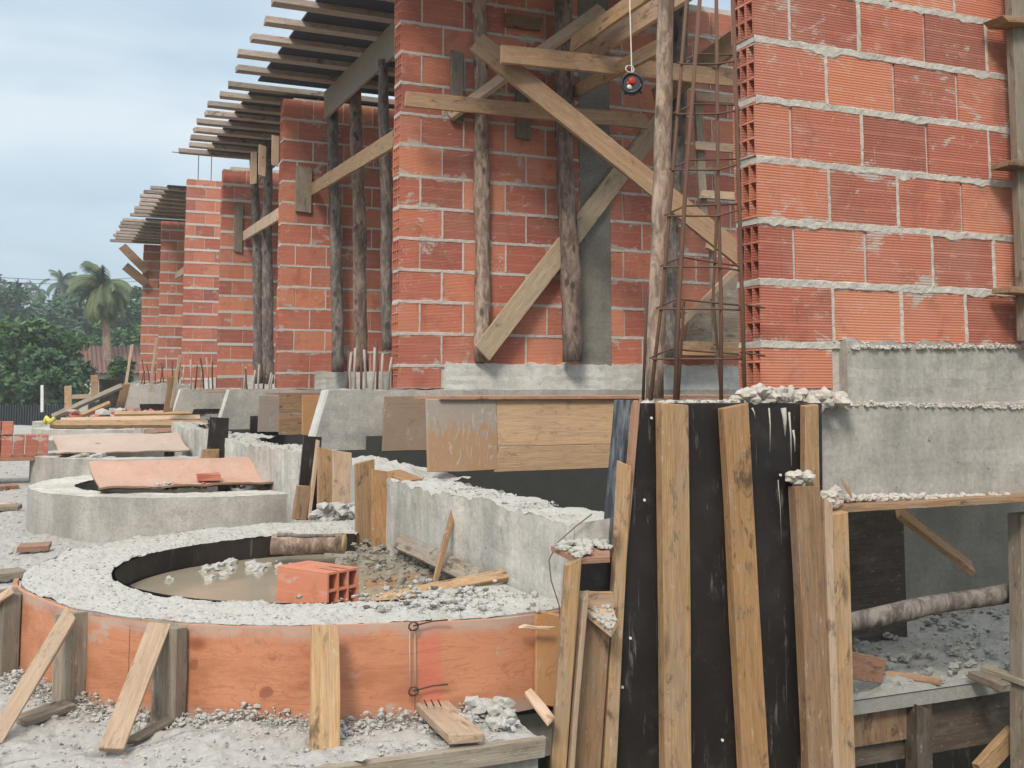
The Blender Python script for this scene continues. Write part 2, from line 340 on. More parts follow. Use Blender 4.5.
# ---------------------------------------------------------------- world + sun
w = bpy.data.worlds.new('World'); S.world = w; w.use_nodes = True; t = w.node_tree; n = N(t); bg = t.nodes['Background']
SUN_EL, SUN_ROT = R(43), R(215)
sky = n.n('ShaderNodeTexSky', sky_type='NISHITA', sun_disc=False, sun_elevation=SUN_EL, sun_rotation=SUN_ROT)
sky.air_density = 1.2; sky.dust_density = 2
tc = n.n('ShaderNodeTexCoord').outputs['Generated']
sp = n.n('ShaderNodeSeparateXYZ'); n.l(tc, sp.inputs[0]); el = sp.outputs[2]
cl = n.noise(n.mapping(tc, (1, 1, 3.2)), 2.3, 5, .5, .3)
cl2 = n.noise(n.mapping(tc, (1, 1, 4.5)), 5.0, 5, .5, .3)
shade = n.ramp(n.math('ADD', n.math('MULTIPLY', cl, .8), n.math('MULTIPLY', cl2, .2)), [(.36, (2.7, 3.45, 4.2)), (.5, (3.5, 4.3, 4.95)), (.62, (4.7, 5.2, 5.5))])
elb = n.n('ShaderNodeMapRange'); elb.inputs[1].default_value = .42; elb.inputs[2].default_value = .95; elb.inputs[3].default_value = 1; elb.inputs[4].default_value = 2.3; n.l(el, elb.inputs[0])
mul = n.n('ShaderNodeVectorMath', operation='SCALE'); n.l(shade, mul.inputs[0]); n.l(elb.outputs[0], mul.inputs['Scale'])
wt = n.mix(n.step(el, .42, .8), (1, 1, 1), (1.22, 1.05, .9)); wm = n.n('ShaderNodeVectorMath', operation='MULTIPLY'); n.l(mul.outputs[0], wm.inputs[0]); n.l(wt, wm.inputs[1])
mx = n.n('ShaderNodeMix', data_type='RGBA'); mx.inputs[0].default_value = .86; n.l(sky.outputs[0], mx.inputs[6]); n.l(wm.outputs[0], mx.inputs[7])
n.l(mx.outputs[2], bg.inputs[0]); bg.inputs[1].default_value = .1
sun = bpy.data.lights.new('sun', 'SUN'); sun.energy = 1.5; sun.angle = R(14); sun.color = (1, .92, .80)
so = bpy.data.objects.new('sun', sun); COL.objects.link(so)
sd = V((-math.cos(SUN_EL)*.62, -math.cos(SUN_EL)*.78, math.sin(SUN_EL))); so.rotation_euler = sd.to_track_quat('Z', 'Y').to_euler(); so.location = sd*30
sky.sun_rotation = math.atan2(sd.x, sd.y)
S.view_settings.view_transform = 'Standard'; S.view_settings.look = 'None'; S.view_settings.exposure = .80; S.view_settings.gamma = 1
S.render.engine = 'CYCLES'; S.cycles.max_bounces = 6; S.render.resolution_x = 1024; S.render.resolution_y = 768

# ---------------------------------------------------------------- shape helpers
def board(name, p0, p1, wd, th, mat, nrm=(0, -1, 0), parent=None, jit=.0025, bev=.002, warp=0):
    """plank from p0 to p1 (centre line); wd across, th along nrm"""
    p0, p1 = V(p0), V(p1); ax = (p1-p0); L = ax.length; ax.normalize()
    nz = V(nrm); nz = (nz-ax*nz.dot(ax)).normalized(); ny = nz.cross(ax)
    mb = MB(); ns = max(2, int(L/.25)); sl = random.uniform(-.006, .006)
    r = lambda k=1: random.uniform(-jit, jit)*k
    for i in range(ns+1):
        x = L*(i/ns-.5); wp = warp*math.sin(math.pi*i/ns)
        e0 = r(2) if 0 < i < ns else 0
        for yy, zz in ((-1, -1), (1, -1), (1, 1), (-1, 1)):
            xx = x+((sl*yy*2+r(2)) if i in (0, ns) else 0)
            mb.v.append(V((xx, yy*wd/2+r(), zz*th/2+r(.5)+wp)))
    for i in range(ns):
        a = i*4
        for k in range(4): mb.face((a+k, a+(k+1) % 4, a+4+(k+1) % 4, a+4+k))
    mb.face((3, 2, 1, 0)); a = ns*4; mb.face((a, a+1, a+2, a+3))
    o = mb.build(name, mat, bevel=bev)
    mw = Matrix(((ax.x, ny.x, nz.x, 0), (ax.y, ny.y, nz.y, 0), (ax.z, ny.z, nz.z, 0), (0, 0, 0, 1)))
    c = (p0+p1)/2
    if parent is not None: o.parent = parent; c = c-parent.location
    o.matrix_local = Matrix.Translation(c) @ mw
    return o
def pboard(name, label, cat, a, b, wpx, th, mat, nrm=(0, -1, 0), group=None, **kw):
    """free plank between two world points; wpx is its width in metres"""
    return tag(board(name, a, b, wpx, th, mat, nrm, **kw), label, cat, group)
def px(d): return d   # readability
def logmesh(pts, r0, r1, seg=10, bend=.012, knots=True):
    pts = [V(q) for q in pts]; out = []; rad = []
    a, b_ = pts[0], pts[-1]; L = (b_-a).length; ns = max(6, int(L/.12)); sd = random.random()*50
    for i in range(ns+1):
        u = i/ns; q = a.lerp(b_, u)
        q = q+V((noise.noise(V((u*3, sd, 0))), noise.noise(V((u*3, sd, 5))), noise.noise(V((u*3, sd, 9)))*.4))*bend*2.2
        out.append(q); rad.append((r0+(r1-r0)*u)*(1+.10*noise.noise(V((u*L*7, sd, 3)))+(.12 if knots and random.random() < .12 else 0)))
    return out, rad
def log(name, label, cat, a, b_, r0, r1, mat='bark', group=None, bend=.012):
    mb = MB(); q, r = logmesh([a, b_], r0, r1, bend=bend); mb.tube(q, r, 12, 0, cap=True, mc=1, wob=.12)
    return tag(mb.build(name, [mat, 'log_end'], origin=a, smooth=True), label, cat, group)
def fbm(x, y, z=0, sc=1, oc=4):
    s_, a = 0, 1; p = V((x*sc, y*sc, z*sc))
    for i in range(oc): s_ += a*noise.noise(p); p = p*2.1+V((3.1, 1.7, 9.2)); a *= .55
    return s_

# ---------------------------------------------------------------- setting: terrain and slab
mb = MB(); mb.grid(lambda u, v: (-400+800*u, -60+760*v, -3.05+ .25*fbm(u*40, v*40)), 60, 60); tag(mb.build('ground', 'soil'), kind='structure')
ZG, ZR, YF = -.87, -.62, 2.55
PER, Y0, XL, XB = 3.62, 2.85, 2.06, 1.62
YN = [Y0+PER*i for i in range(8)]
mb = MB()
def slabfn(u, v):
    y = YF + (34-YF)*(v**2.6); x = -1.6+(2.80 if y < 2.86 else 3.05)*u
    h = .014*fbm(x, y, 0, 3.5, 3)+.010*fbm(x, y, 4, 18, 4)*(1 if y < 9 else 0)
    pile = .045*max(0, 1-abs(y-(YF+.30))/.3)*max(0, fbm(x, y, 2, 2.2, 3)+.15)
    return (x, y, ZG+h*(0 if v == 0 else 1)+pile)
mb.grid(slabfn, 230, 420)
tag(mb.build('concrete_floor', 'slab_dust', smooth=False), kind='structure')
mb = MB(); mb.box(-1.6, 1.19, YF+.004, 2.86, ZG-.16, ZG-.04); mb.box(-1.6, 1.44, 2.86, 34, ZG-.16, ZG-.04); tag(mb.build('floor_slab', 'concrete'), kind='structure')
pboard('edge_board', 'long grey board along the front edge of the rubble-strewn slab, above the dark void', 'board', (-1.6, YF-.012, ZG-.02), (1.20, YF-.012, ZG-.02), .05, .022, 'wood_grey')
for i, (x, lab) in enumerate(((.98, 'grey timber prop under the slab edge, left of the black formwork'),)):
    a = P(472, 756, Y=YF+.12); pboard('timber_prop', lab, 'prop', a+V((0, 0, .02)), a-V((0, 0, 1.6)), .06, .06, 'wood_grey')

# ---------------------------------------------------------------- brick walls
ORD = ['nearest', 'second', 'third', 'fourth', 'fifth', 'sixth', 'seventh', 'eighth']
def rough_x(mb, x0, x1, yf, zc, h, seed, step=.012, prot=.006, m=0):
    n_ = max(2, int((x1-x0)/step)); rows = 7
    def fn(u, v):
        x = x0+(x1-x0)*u; k = (v-.5)*2
        e = .5*h*(1+.34*fbm(x, seed, k, 18, 4)+((2.4 if h > .025 else 1.0)*max(0, fbm(x, seed, 1, 6, 4)-.18) if k < 0 else .2*max(0, fbm(x, seed, 4, 7, 3))))
        z = zc+k*e
        pr = (prot*(.8+.9*fbm(x, z, seed, 30, 4)) if abs(k) < .99 else -.004)
        return (x, yf-pr, z)
    mb.grid(fn, n_, rows, m)
XLs = [2.115]+[2.06]*7
def brick_wall(i, top, x_end, detail):
    XL = XLs[i]
    y0, y1 = YN[i], YN[i]+(.128 if i == 0 else .14)
    lab = ['bright unplastered hollow-brick wall end filling the upper right, behind the rebar cage',
           'brick wall behind the crossed wooden braces, with a grey concrete column in it',
           'brick wall with two log props before it and a wooden cleat at its upper left',
           'narrow shaded brick wall under the far end of the second roof deck',
           'bright orange-red brick wall end rising bare above the far roof decks',
           'shaded brick wall just left of the bright bare wall end, under a far roof deck',
           'farthest brick wall end, leftmost of the row beside the palm tree',
           'brick wall end glimpsed behind the leftmost one'][i]
    T = thing('brick_wall', lab, 'brick wall', (XL, y0, 0), 'parallel hollow-brick walls of the terrace')
    bk = MB(); mo = MB(); rnd = random.Random(11+i)
    mo.box(XL+.095, x_end, y0+.007, y1-.006, -.06 if i == 0 else 0, top-.03)
    pil = (3.33, 3.57)
    k = 0; zb = [(0.0, .128)]; z = .150
    while z < top-.05: zb.append((z, min(z+.180, top))); z += .2
    for k, (za, zt) in enumerate(zb):
        XL = XLs[i]; x = XL; first = True; half = k % 2 == 0 and k > 0
        if k == 0 and i <= 1: xe = XL+.29
        else: xe = x_end
        dx = rnd.uniform(-.004, .006)
        while x < xe-.01:
            L = (.135 if (half and first) else .283)*rnd.uniform(.985, 1.01)
            xa, xb = x+(dx if first else 0), min(x+L, xe)
            if xa < pil[1] and xb > pil[0] and i != 0:
                if xa < pil[0]: xb = min(xb, pil[0])
                else: xa = max(xa, pil[1])
                if xa >= pil[0] and xb <= pil[1]: x += L+.012; first = False; continue
            if xb-xa > .02:
                tn = min(1, max(.12, rnd.gauss(.64, .21)))
                yj = rnd.uniform(-.002, .003); g = rnd.uniform(-.0015, .0015)
                if first:
                    xs = xa+.085; c_, r_ = 3, 3; tk = .008 if i < 3 else .014
                    yb = y1-.004
                    for q in range(c_+1):
                        yy = y0+yj+(yb-y0-yj-tk)*q/c_; bk.box(xa, xs, yy, yy+tk, za, zt, 0, tn, .0012)
                    for q in range(r_+1):
                        zz = za+(zt-za-tk)*q/r_
                        if zt-za < .15 and q == 1: continue
                        bk.box(xa+.001, xs, y0+yj+tk*.9, yb-tk*.9, zz, zz+tk, 0, tn, .0012)
                    bk.box(xs, xb, y0+yj, yb, za, zt, 0, tn)
                else: bk.box(xa, xb, y0+yj, y1-.004, za+g, zt+g, 0, tn, .001)
                if detail and (rnd.random() < .8):
                    def vf(u, v, xb=xb, za=za, zt=zt, s=rnd.random()*9):
                        zz = za+(zt-za)*v; kk = (u-.5)*2; ww = .0075*(1+.5*fbm(zz, s, kk, 20, 3))
                        return (xb+.006+kk*ww, y0-(.004*(1+fbm(zz, s, 2, 40, 2)) if abs(kk) < .9 else -.004), zz)
                    if xb < xe-.05: mo.grid(vf, 4, 14 if detail > 1 else 6)
            x += L+.012; first = False
        if k > 0 and not detail: mo.box(XL-.004, x_end, y0-.004, y0+.05, za-.027, za+.005, 0, .5, .002)
        if k > 0 and detail:
            rough_x(mo, XL-.003, min(x_end, 5), y0, za-.011, (.023 if i else .029), i*7+k, .009 if detail > 1 else .02, .0030 if i == 0 else .0030)
            mo.box(XL+.002, XL+.10, y0+.003, y1-.003, za-.021, za-.001, 0, .5, .002)
    bk.build('bricks', 'brick', T); mo.build('mortar', 'mortar', T)
    if i:
        c = MB(); c.box(*pil, y0-.006, y1+.01, 0, top); c.build('column', 'concrete_tan', T, bevel=.004)
    return T
ztop = [2.8, 2.8, 2.78, 2.8, 3.25, 3.1, 3.1]
for i in range(7): brick_wall(i, ztop[i], [3.75, 5.4, 4.6, 4.2, 4.0, 4.0, 4.0][i], [2, 1, 1, 0, 0, 0, 0][i])
# stub of bars on the bare far wall
T = thing('starter_bars', 'thin bars sticking up from the bare bright far wall, against the sky', 'rebar', P(203, 178, Y=YN[4]+.05), 'rebar starter bars')
for q in (198, 211):
    mb = MB(); a = P(q, 182, Y=YN[4]+.06); mb.tube([a, a+V((0, 0, .45))], .007, 5); mb.build('bar', 'rust', T)
mb = MB(); a = P(172, 152, Y=YN[4]-.1); mb.tube([a, a+V((.75, .02, .01))], .007, 5); mb.build('bar', 'rust', T)

# ---------------------------------------------------------------- concrete beams and upstands under each wall
for i in range(8):
    y = YN[i]; xl = 2.26 if i == 0 else XB; T = thing('concrete_beam', 'grey cast concrete beam %s' % (
        ['carrying the nearest brick wall at the right edge, mortar crumbs along its foot', 'with white slanted end, left of the greyed plywood square', 'with white slanted end, behind the two brown form boards',
         'with rough top behind the leaning brown stakes, fourth from the right', 'fifth from the right, behind the pile of long planks', 'sixth from the right, far along the row', 'seventh from the right, far along the row', 'last of the row at the far left'][i]), 'concrete beam', (xl, y, -.37), 'concrete beams under the brick walls')
    mb = MB()
    nx = 200 if i == 0 else 60; x1 = 4.6
    def top(u, v, y=y, xl=xl, x1=x1): x = xl+(x1-xl)*u; return (x, y-.035+.19*v, (-.052 if i == 0 else -.012)+.014*fbm(x, v, i, 9, 3)*(1 if 0 < v < 1 else .6))
    sl = .10 if i else 0
    def front(u, v, y=y, xl=xl, x1=x1): x = xl-(1-v)*sl*(1-u)+(x1-xl)*u; return (x, y-.035-.003*fbm(x, v, i, 5, 2), -.372+(.32 if i == 0 else .36)*v+(.014*fbm(x, 0, i, 9, 3)*.6 if v == 1 else 0))
    mb.grid(top, nx, 6); mb.grid(front, nx, 8)
    mb.quad(V((x1, y-.035, -.372)), V((xl-sl, y-.035, -.372)), V((xl-sl, y+.155, -.372)), V((x1, y+.155, -.372)))
    mb.quad(V((xl-sl, y+.155, -.372)), V((xl-sl, y-.035, -.372)), V((xl, y-.035, -.012)), V((xl, y+.155, -.012)), 1)
    mb.quad(V((x1, y+.155, -.372)), V((xl-sl, y+.155, -.372)), V((xl, y+.155, -.012)), V((x1, y+.155, -.012)))
    mb.build('beam', ['plaster_new' if i == 0 else 'concrete', 'concrete_white'], T)
    if i < 7:
        mb = MB(); xa = [2.43, 2.37, 2.40][min(i, 2)]
        def uf(u, v, y=y): 
            x = xa+(x1-xa)*u
            if v <= .7: return (x, y-(.014 if i == 0 else .032)-.004*fbm(x, v, i, 6, 2), (-.06 if i == 0 else -.03)+((.215 if i == 0 else .185)+.012*fbm(x, 0, i+5, 12, 3))*(v/.7))
            return (x, y-.032+(v-.7)/.3*.05, (.155+.012*fbm(x, 0, i+5, 12, 3))+.006*fbm(x, v, 5, 30, 2))
        mb.grid(uf, 200 if i < 2 else 60, 10)
        mb.quad(V((xa, y+.02, -.03)), V((xa, y-.032, -.03)), V((xa, y-.032, .155)), V((xa, y+.02, .155)))
        mb.build('upstand', 'plaster_new' if i == 0 else 'concrete_white', T)
# crusty cold joint and crumb line on the nearest beam
def crumbs(name, label, a, b_, n_, r, spread, mat='mortar', kind='stuff'):
    mb = MB(); a, b_ = V(a), V(b_)
    for q in range(n_):
        u = random.random(); c = a.lerp(b_, u); c = c+V((random.gauss(0, spread[0]), random.gauss(0, spread[1]), abs(random.gauss(0, spread[2]))))
        mb.lump(c, (r*random.uniform(.6, 1.5), r*random.uniform(.6, 1.2), r*random.uniform(.5, 1.1)), q, .45, 2.6, 1 if r < .009 else 2)
    return tag(mb.build(name, mat, smooth=False), label, 'mortar', None, kind)
crumbs('mortar_crumbs', 'line of pale mortar crumbs on the soffit board under the nearest beam', P(822, 500, Y=2.80), P(1035, 499, Y=2.80), 520, .0095, (.004, .008, .006))
crumbs('mortar_crumbs', 'rough mortar joint above the grey plastered band at the right edge', P(852, 349, Y=2.83), P(1035, 348, Y=2.83), 260, .006, (.004, .004, .005))
crumbs('mortar_crumbs', 'crumbly horizontal cold joint across the grey beam at right', P(858, 406, Y=2.815), P(1035, 409, Y=2.815), 420, .0055, (.01, .004, .006))

# mortar spill on top of the black formwork
mb = MB(); rn = random.Random(3)
for q in range(46):
    u = rn.random(); a = P(742, 400, Y=2.76).lerp(P(856, 404, Y=2.78), u)
    mb.lump(a+V((0, rn.uniform(-.02, .05), rn.uniform(-.012, .028)*(1.3-u*.5))), (rn.uniform(.014, .032), rn.uniform(.014, .03), rn.uniform(.012, .024)), q, .5, 2.3, 2)
for q in range(36):
    u = rn.random(); a = P(640, 402, Y=2.78).lerp(P(745, 401, Y=2.78), u)
    mb.lump(a+V((0, rn.uniform(-.02, .04), -.004)), (rn.uniform(.008, .018), .015, rn.uniform(.005, .010)), q+60, .5, 2.3, 2)
tag(mb.build('mortar_spill', 'mortar'), 'lumpy whitish mortar spill hardened along the top of the black formwork', 'mortar')

# ---------------------------------------------------------------- near black formwork
PANEL = None
T = thing('black_formwork', 'tall black-faced plywood formwork with upright timber battens, beneath the rebar cage', 'formwork', P(700, 860, Y=2.75))
YP = 2.74
def quadpanel(name, mat, pts, th, parent, nrm=V((0, 1, 0)), em=None):
    mb = MB(); p = [V(q) for q in pts]; q = [a+nrm*th for a in p]; mb.hexa([p[3], p[2], q[2], q[3], p[0], p[1], q[1], q[0]], 0)
    if em: mb.m = [1, 1, 0, 1, 0, 1]
    return mb.build(name, [mat]+([em] if em else []), parent, bevel=.001)
PANEL = quadpanel('panel', 'ply_black', [P(637, 403, Y=YP), P(822, 403, Y=YP), P(826, 840, Y=YP), P(594, 840, Y=YP)], .018, T, em='wood_pink')
quadpanel('side_panel', 'ply_slate', [P(632, 400, Y=YP+.01), P(632, 400, Y=YP+.01)+V((-.005, .075, 0)), P(594, 840, Y=YP+.01)+V((-.005, .075, 0)), P(594, 840, Y=YP+.01)], .012, T, V((-1, 0, 0)))
board('edge_strip', P(636.5, 401, Y=YP-.006), P(596, 840, Y=YP-.006), .013, .03, 'wood_pink', parent=T)
for (x0, y0_, x1, wd, mat, th, yo) in ((672.5, 403, 676, 30, 'wood_tan', .035, 0), (733, 406, 757, 29, 'wood_orange', .035, 0), (809, 405, 812, 17, 'wood_tan', .03, 0), (804, 486, 821, 30, 'wood_brown', .04, -.014), (834, 512, 843, 27, 'wood_tan', .035, -.002), (824, 500, 834, 9, 'wood_pale', .045, -.006)):
    a = P(x0, y0_, Y=YP-.02+yo); b_ = P(x1, 840, Y=YP-.02+yo); m_ = wd/330.0
    board('batten', a, b_, m_, th, mat, parent=T, warp=.0)
board('batten', P(624, 464, Y=YP-.02), P(604, 840, Y=YP-.03), .036, .03, 'wood_tan', parent=T)
# nails, drips
for q, (nx_, ny_) in enumerate(((651, 418), (644, 500), (630, 638), (622, 687), (722, 740), (780, 475))):
    mb = MB(); a = P(nx_, ny_, Y=YP-.001); mb.tube([a, a+V((0, -.004, 0))], .004, 8); mb.build('nail', 'paint_white', PANEL)
mb = MB(); rn = random.Random(5)
for x0, y0_, y1_, w_ in ((769, 408, 452, .0028), (783, 408, 436, .010), (789, 412, 466, .0035), (778, 480, 545, .0012), (793, 430, 452, .004), (752, 408, 419, .003), (745, 407, 414, .003)):
    a, b_ = P(x0, y0_, Y=YP-.001), P(x0+rn.uniform(-4, 4), y1_, Y=YP-.001); mb.tube([a, a.lerp(b_, .4)+V((.003, 0, 0)), b_], [w_, w_*.7, w_*.2], 6)
mb.build('cement_drip', 'mortar', PANEL, smooth=True)
mb = MB(); c = P(801, 480, Y=2.70)
for q in range(12): mb.lump(c+V((random.uniform(-.035, .035), random.uniform(-.015, .02), random.uniform(-.008, .018))), (.019, .018, .014), q, .5, 2.5, 2)
tag(mb.build('mortar_lump', 'mortar'), 'clump of whitish mortar sitting on top of the brown batten of the black formwork', 'mortar')
mb = MB(); c = P(834, 498, Y=2.735)
for q in range(16): mb.lump(c+V((random.uniform(-.04, .04), random.uniform(-.01, .02), random.uniform(-.03, .025))), (.018, .016, .014), q+9, .5, 2.5, 2)
tag(mb.build('mortar_lump', 'mortar'), 'clump of crumbly mortar where the grey beam meets the timber battens', 'mortar')
pboard('wood_splinter', 'small dark splinter of wood stuck in the mortar beside the grey beam', 'splinter', P(842, 481, Y=2.76), P(852, 496, Y=2.73), .012, .006, 'wood_brown')

# frame pieces left of the black formwork
pboard('form_stud', 'tan stud leaning outward at the left of the black formwork, tallest of the small frame', 'timber', P(573, 560, Y=2.66), P(553, 840, Y=2.62), .042, .03, 'wood_tan', (-.3, -1, 0))
pboard('form_stud', 'thin pale stud edge between the leaning tan stud and the wide brown board', 'timber', P(583, 594, Y=2.66), P(563, 840, Y=2.62), .013, .05, 'wood_pale', (-.1, -1, 0))
pboard('form_board', 'wide brown board set back between the thin stud and the black formwork', 'board', P(596, 600, Y=2.705), P(578, 840, Y=2.705), .095, .02, 'wood_brown')
T = thing('mortar_ledge', 'small plywood ledge heaped with mortar, jutting left at the top of the little frame', 'ledge', P(582, 556, Y=2.72))
mb = MB(); a = P(551, 546, Y=2.77); b_ = P(577, 559, Y=2.65); c = P(610, 557, Y=2.65); d = P(609, 543, Y=2.77)
mb.hexa([a-V((0, 0, .014)), b_-V((0, 0, .014)), c-V((0, 0, .014)), d-V((0, 0, .014)), a, b_, c, d]); mb.build('shelf', 'wood_pink', T)
mb = MB(); 
for q in range(60):
    u, v = random.random(), random.random(); p = a.lerp(b_, u).lerp(d.lerp(c, u), v)*1.0
    mb.lump(p+V((0, 0, .004+.008*math.sin(v*3.1))), (.013, .013, .008), q, .5, 2.4, 1)
mb.build('mortar', 'rubble', T)
quadpanel('black_side', 'ply_black', [P(580, 560, Y=2.74), P(612, 557, Y=2.74), P(611, 604, Y=2.74), P(580, 604, Y=2.74)], .015, T)
T = thing('timber_step', 'little dusty timber step between the brown board and the black formwork', 'ledge', P(600, 622, Y=2.66))
a, b_, c, d = P(584, 609, Y=2.70), P(611, 631, Y=2.60), P(617, 620, Y=2.62), P(612, 605, Y=2.70)
mb = MB(); dz = V((0, 0, .016)); mb.hexa([a-dz, b_-dz, c-dz, d-dz, a, b_, c, d]); mb.build('shelf', 'wood_pale', T)
mb = MB()
for q in range(26):
    u, v = random.random(), random.random()*.9; mb.lump(a.lerp(b_, u).lerp(d.lerp(c, u), v)+V((0, 0, .003)), (.010, .010, .006), q, .5, 2.4, 1)
mb.build('crumbs', 'rubble', T)
board('back_board', P(584, 600, Y=2.70), P(614, 600, Y=2.70), .045, .015, 'wood_tan', parent=T)

# ---------------------------------------------------------------- rebar cage
T = thing('rebar_cage', 'rusty column rebar cage with square stirrups standing left of the nearest brick wall', 'rebar cage', P(690, 400, Y=2.80))
def bar(pts, r=.005, mat='rust', parent=None, name='bar'):
    mb = MB(); mb.tube(pts, r, 7); return mb.build(name, mat, parent, smooth=True)
bars = [([(689, -30), (671, 195), (662, 300), (650, 400)], 2.80, .0055), ([(702, -30), (685, 195), (679, 300), (675, 400)], 2.74, .0065), ([(716, -30), (718, 195), (721, 300), (721, 400)], 2.74, .006),
        ([(732, -30), (739, 195), (742, 300), (745, 400)], 2.78, .0065), ([(716, 160), (716, 230), (713, 300), (722, 400)], 2.92, .005)]
for pts, y, r in bars: bar([P(a, b_, Y=y) for a, b_ in pts], r, 'rust', T, 'vertical_bar')
for a, b_ in (((647, 295), (643, 400)), ((657, 345), (651, 400)), ((684, 300), (678, 400)), ((717, 350), (722, 400))): bar([P(*a, Y=2.86), P(*b_, Y=2.86)], .0048, 'rust_dark', T, 'vertical_bar')
for yy, l_, sk in ((57, 678, 0), (107, 674, 0), (163, 670, 2), (209, 665, 3), (260, 661, -8), (302, 657, -5), (352, 650, -4)):
    pts = [P(l_, yy+6, Y=2.80), P(l_+20, yy-3, Y=2.90), P(738, yy-2-sk, Y=2.92), P(743 if yy > 200 else 740, yy+3-sk, Y=2.80), P(717, yy+7, Y=2.725), P(l_+2, yy+7, Y=2.795)]
    bar(pts, .0032, 'rust', T, 'stirrup')
bar([P(742, 304, Y=2.80), P(765, 308, Y=2.79)], .003, 'rust', T, 'hook')
bar([P(742, 352, Y=2.80), P(765, 356, Y=2.79)], .003, 'rust', T, 'hook')

# starter bars on the other beams
def starters(label, i, pxs, y0_, y1_, mats, dx=.0):
    T = thing('starter_bars', label, 'rebar', P(sum(pxs)/len(pxs), y1_, Y=YN[i]+.02), 'rebar starter bars')
    for q, x in enumerate(pxs):
        yy = YN[i]+(.0 if q % 2 else .09); a = P(x, y1_, Y=yy); b_ = P(x+random.uniform(-4, 4), y0_+random.uniform(-6, 12), Y=yy)
        bar([a-V((0, 0, .05)), a.lerp(b_, .5)+V((random.uniform(-.01, .01), 0, 0)), b_], .008 if i == 1 else .009, mats[q % len(mats)], T)
    return T
starters('cluster of short rusty and cement-coated bars at the left foot of the second wall', 1, [347, 351, 356, 361, 367, 372, 377, 383, 388], 346, 391, ['rust', 'rust_pale', 'rust_pale'])
starters('short bars at the left foot of the third wall, above its white slanted end', 2, [243, 248, 254, 258, 263, 268, 271], 366, 394, ['rust_pale', 'rust', 'rust_pale'])
starters('row of thin bars at the foot of the fourth wall, behind the brown leaning stakes', 3, [191, 195, 200, 204, 209, 213], 362, 386, ['rust_pale', 'rust_dark'])
starters('row of thin bars at the foot of the fifth wall', 4, [160, 164, 168, 173, 178, 183, 187], 358, 385, ['rust_dark', 'rust_dark', 'rust_pale'])
starters('few thin bars at the foot of the sixth wall beside the greenery', 5, [141, 145, 150, 155], 360, 384, ['rust_dark'])

# ---------------------------------------------------------------- low walls along the row + planters
def low_wall(i):
    y0_, y1_ = (2.79, 4.52) if i == 0 else (YN[i]-.30, YN[i]+2.3)
    T = thing('low_concrete_wall', 'low cast concrete wall with crumbled top %s' % (['rising behind the nearest round planter', 'running from the second black form stop to the rusty plywood sheet', 'running behind the third round planter', 'behind the pile of planks', 'far along the row, fifth', 'far along the row, sixth', 'far along the row, last'][i]), 'low wall', (1.5, y0_, ZG), 'low concrete walls between the beams')
    mb = MB(); ny = [220, 120, 60, 40, 20, 20, 20][i]
    def xf(y): return 1.385+(.030*min(1, max(0, (3.69-y)/.03)) if i == 0 else 0)
    def tz(y, x): 
        k = (y-y0_)/(y1_-y0_); base = -.385+(.0 if i == 0 else .02*math.sin(k*5+i))
        return base+.020*fbm(x, y, i, 6, 3)+.006*fbm(x, y, i, 26, 3)
    mb.grid(lambda u, v: (xf(y0_+(y1_-y0_)*u)+.19*v, y0_+(y1_-y0_)*u, tz(y0_+(y1_-y0_)*u, 1.4+.19*v)), ny, 14, 1, flip=True)
    def fr(u, v):
        y = y0_+(y1_-y0_)*u; x = xf(y)+(.004*fbm(0, y, v, 5, 2)); zt = tz(y, 1.4)
        if v > .8: x -= .006*max(0, fbm(y, v*4, 3, 14, 4)+.1)*(1-abs(v-.9)*10)
        return (x, y, ZG+(zt-ZG)*v)
    mb.grid(fr, ny, 16, 0)
    mb.grid(lambda u, v: (1.6, y0_+(y1_-y0_)*u, ZG+(tz(y0_+(y1_-y0_)*u, 1.59)-ZG)*v), ny, 2, 0, flip=True)
    for yy, fl in ((y0_, 0), (y1_, 1)):
        mb.quad(V((xf(yy), yy, ZG)), V((1.6, yy, ZG)), V((1.6, yy, tz(yy, 1.59))), V((xf(yy), yy, tz(yy, 1.4))), 0)
    mb.build('wall', ['concrete_light', 'rubble'], T)
for i in range(6): low_wall(i)
for i in range(3):
    ya, yb = (4.56, 6.15) if i == 0 else (YN[i]+2.34, YN[i+1]-.34); mb = MB()
    tz_ = lambda x, y: -.40+.03*fbm(x, y, i, 4, 3)+.015*fbm(x, y, i+4, 18, 3)
    mb.grid(lambda u, v: (1.50+.30*v, ya+(yb-ya)*u, tz_(1.5+.3*v, ya+(yb-ya)*u)), 90, 20, flip=True)
    mb.grid(lambda u, v: (1.50, ya+(yb-ya)*u, ZG+(tz_(1.5, ya+(yb-ya)*u)-ZG)*v), 90, 3)
    tag(mb.build('rough_wall', 'rubble'), ['rough unfinished wall top behind the tan stop boards of the nearest planter', 'rough unfinished wall part between the second low wall and the third beam', 'rough unfinished wall part beyond the third low wall'][i], 'low wall')

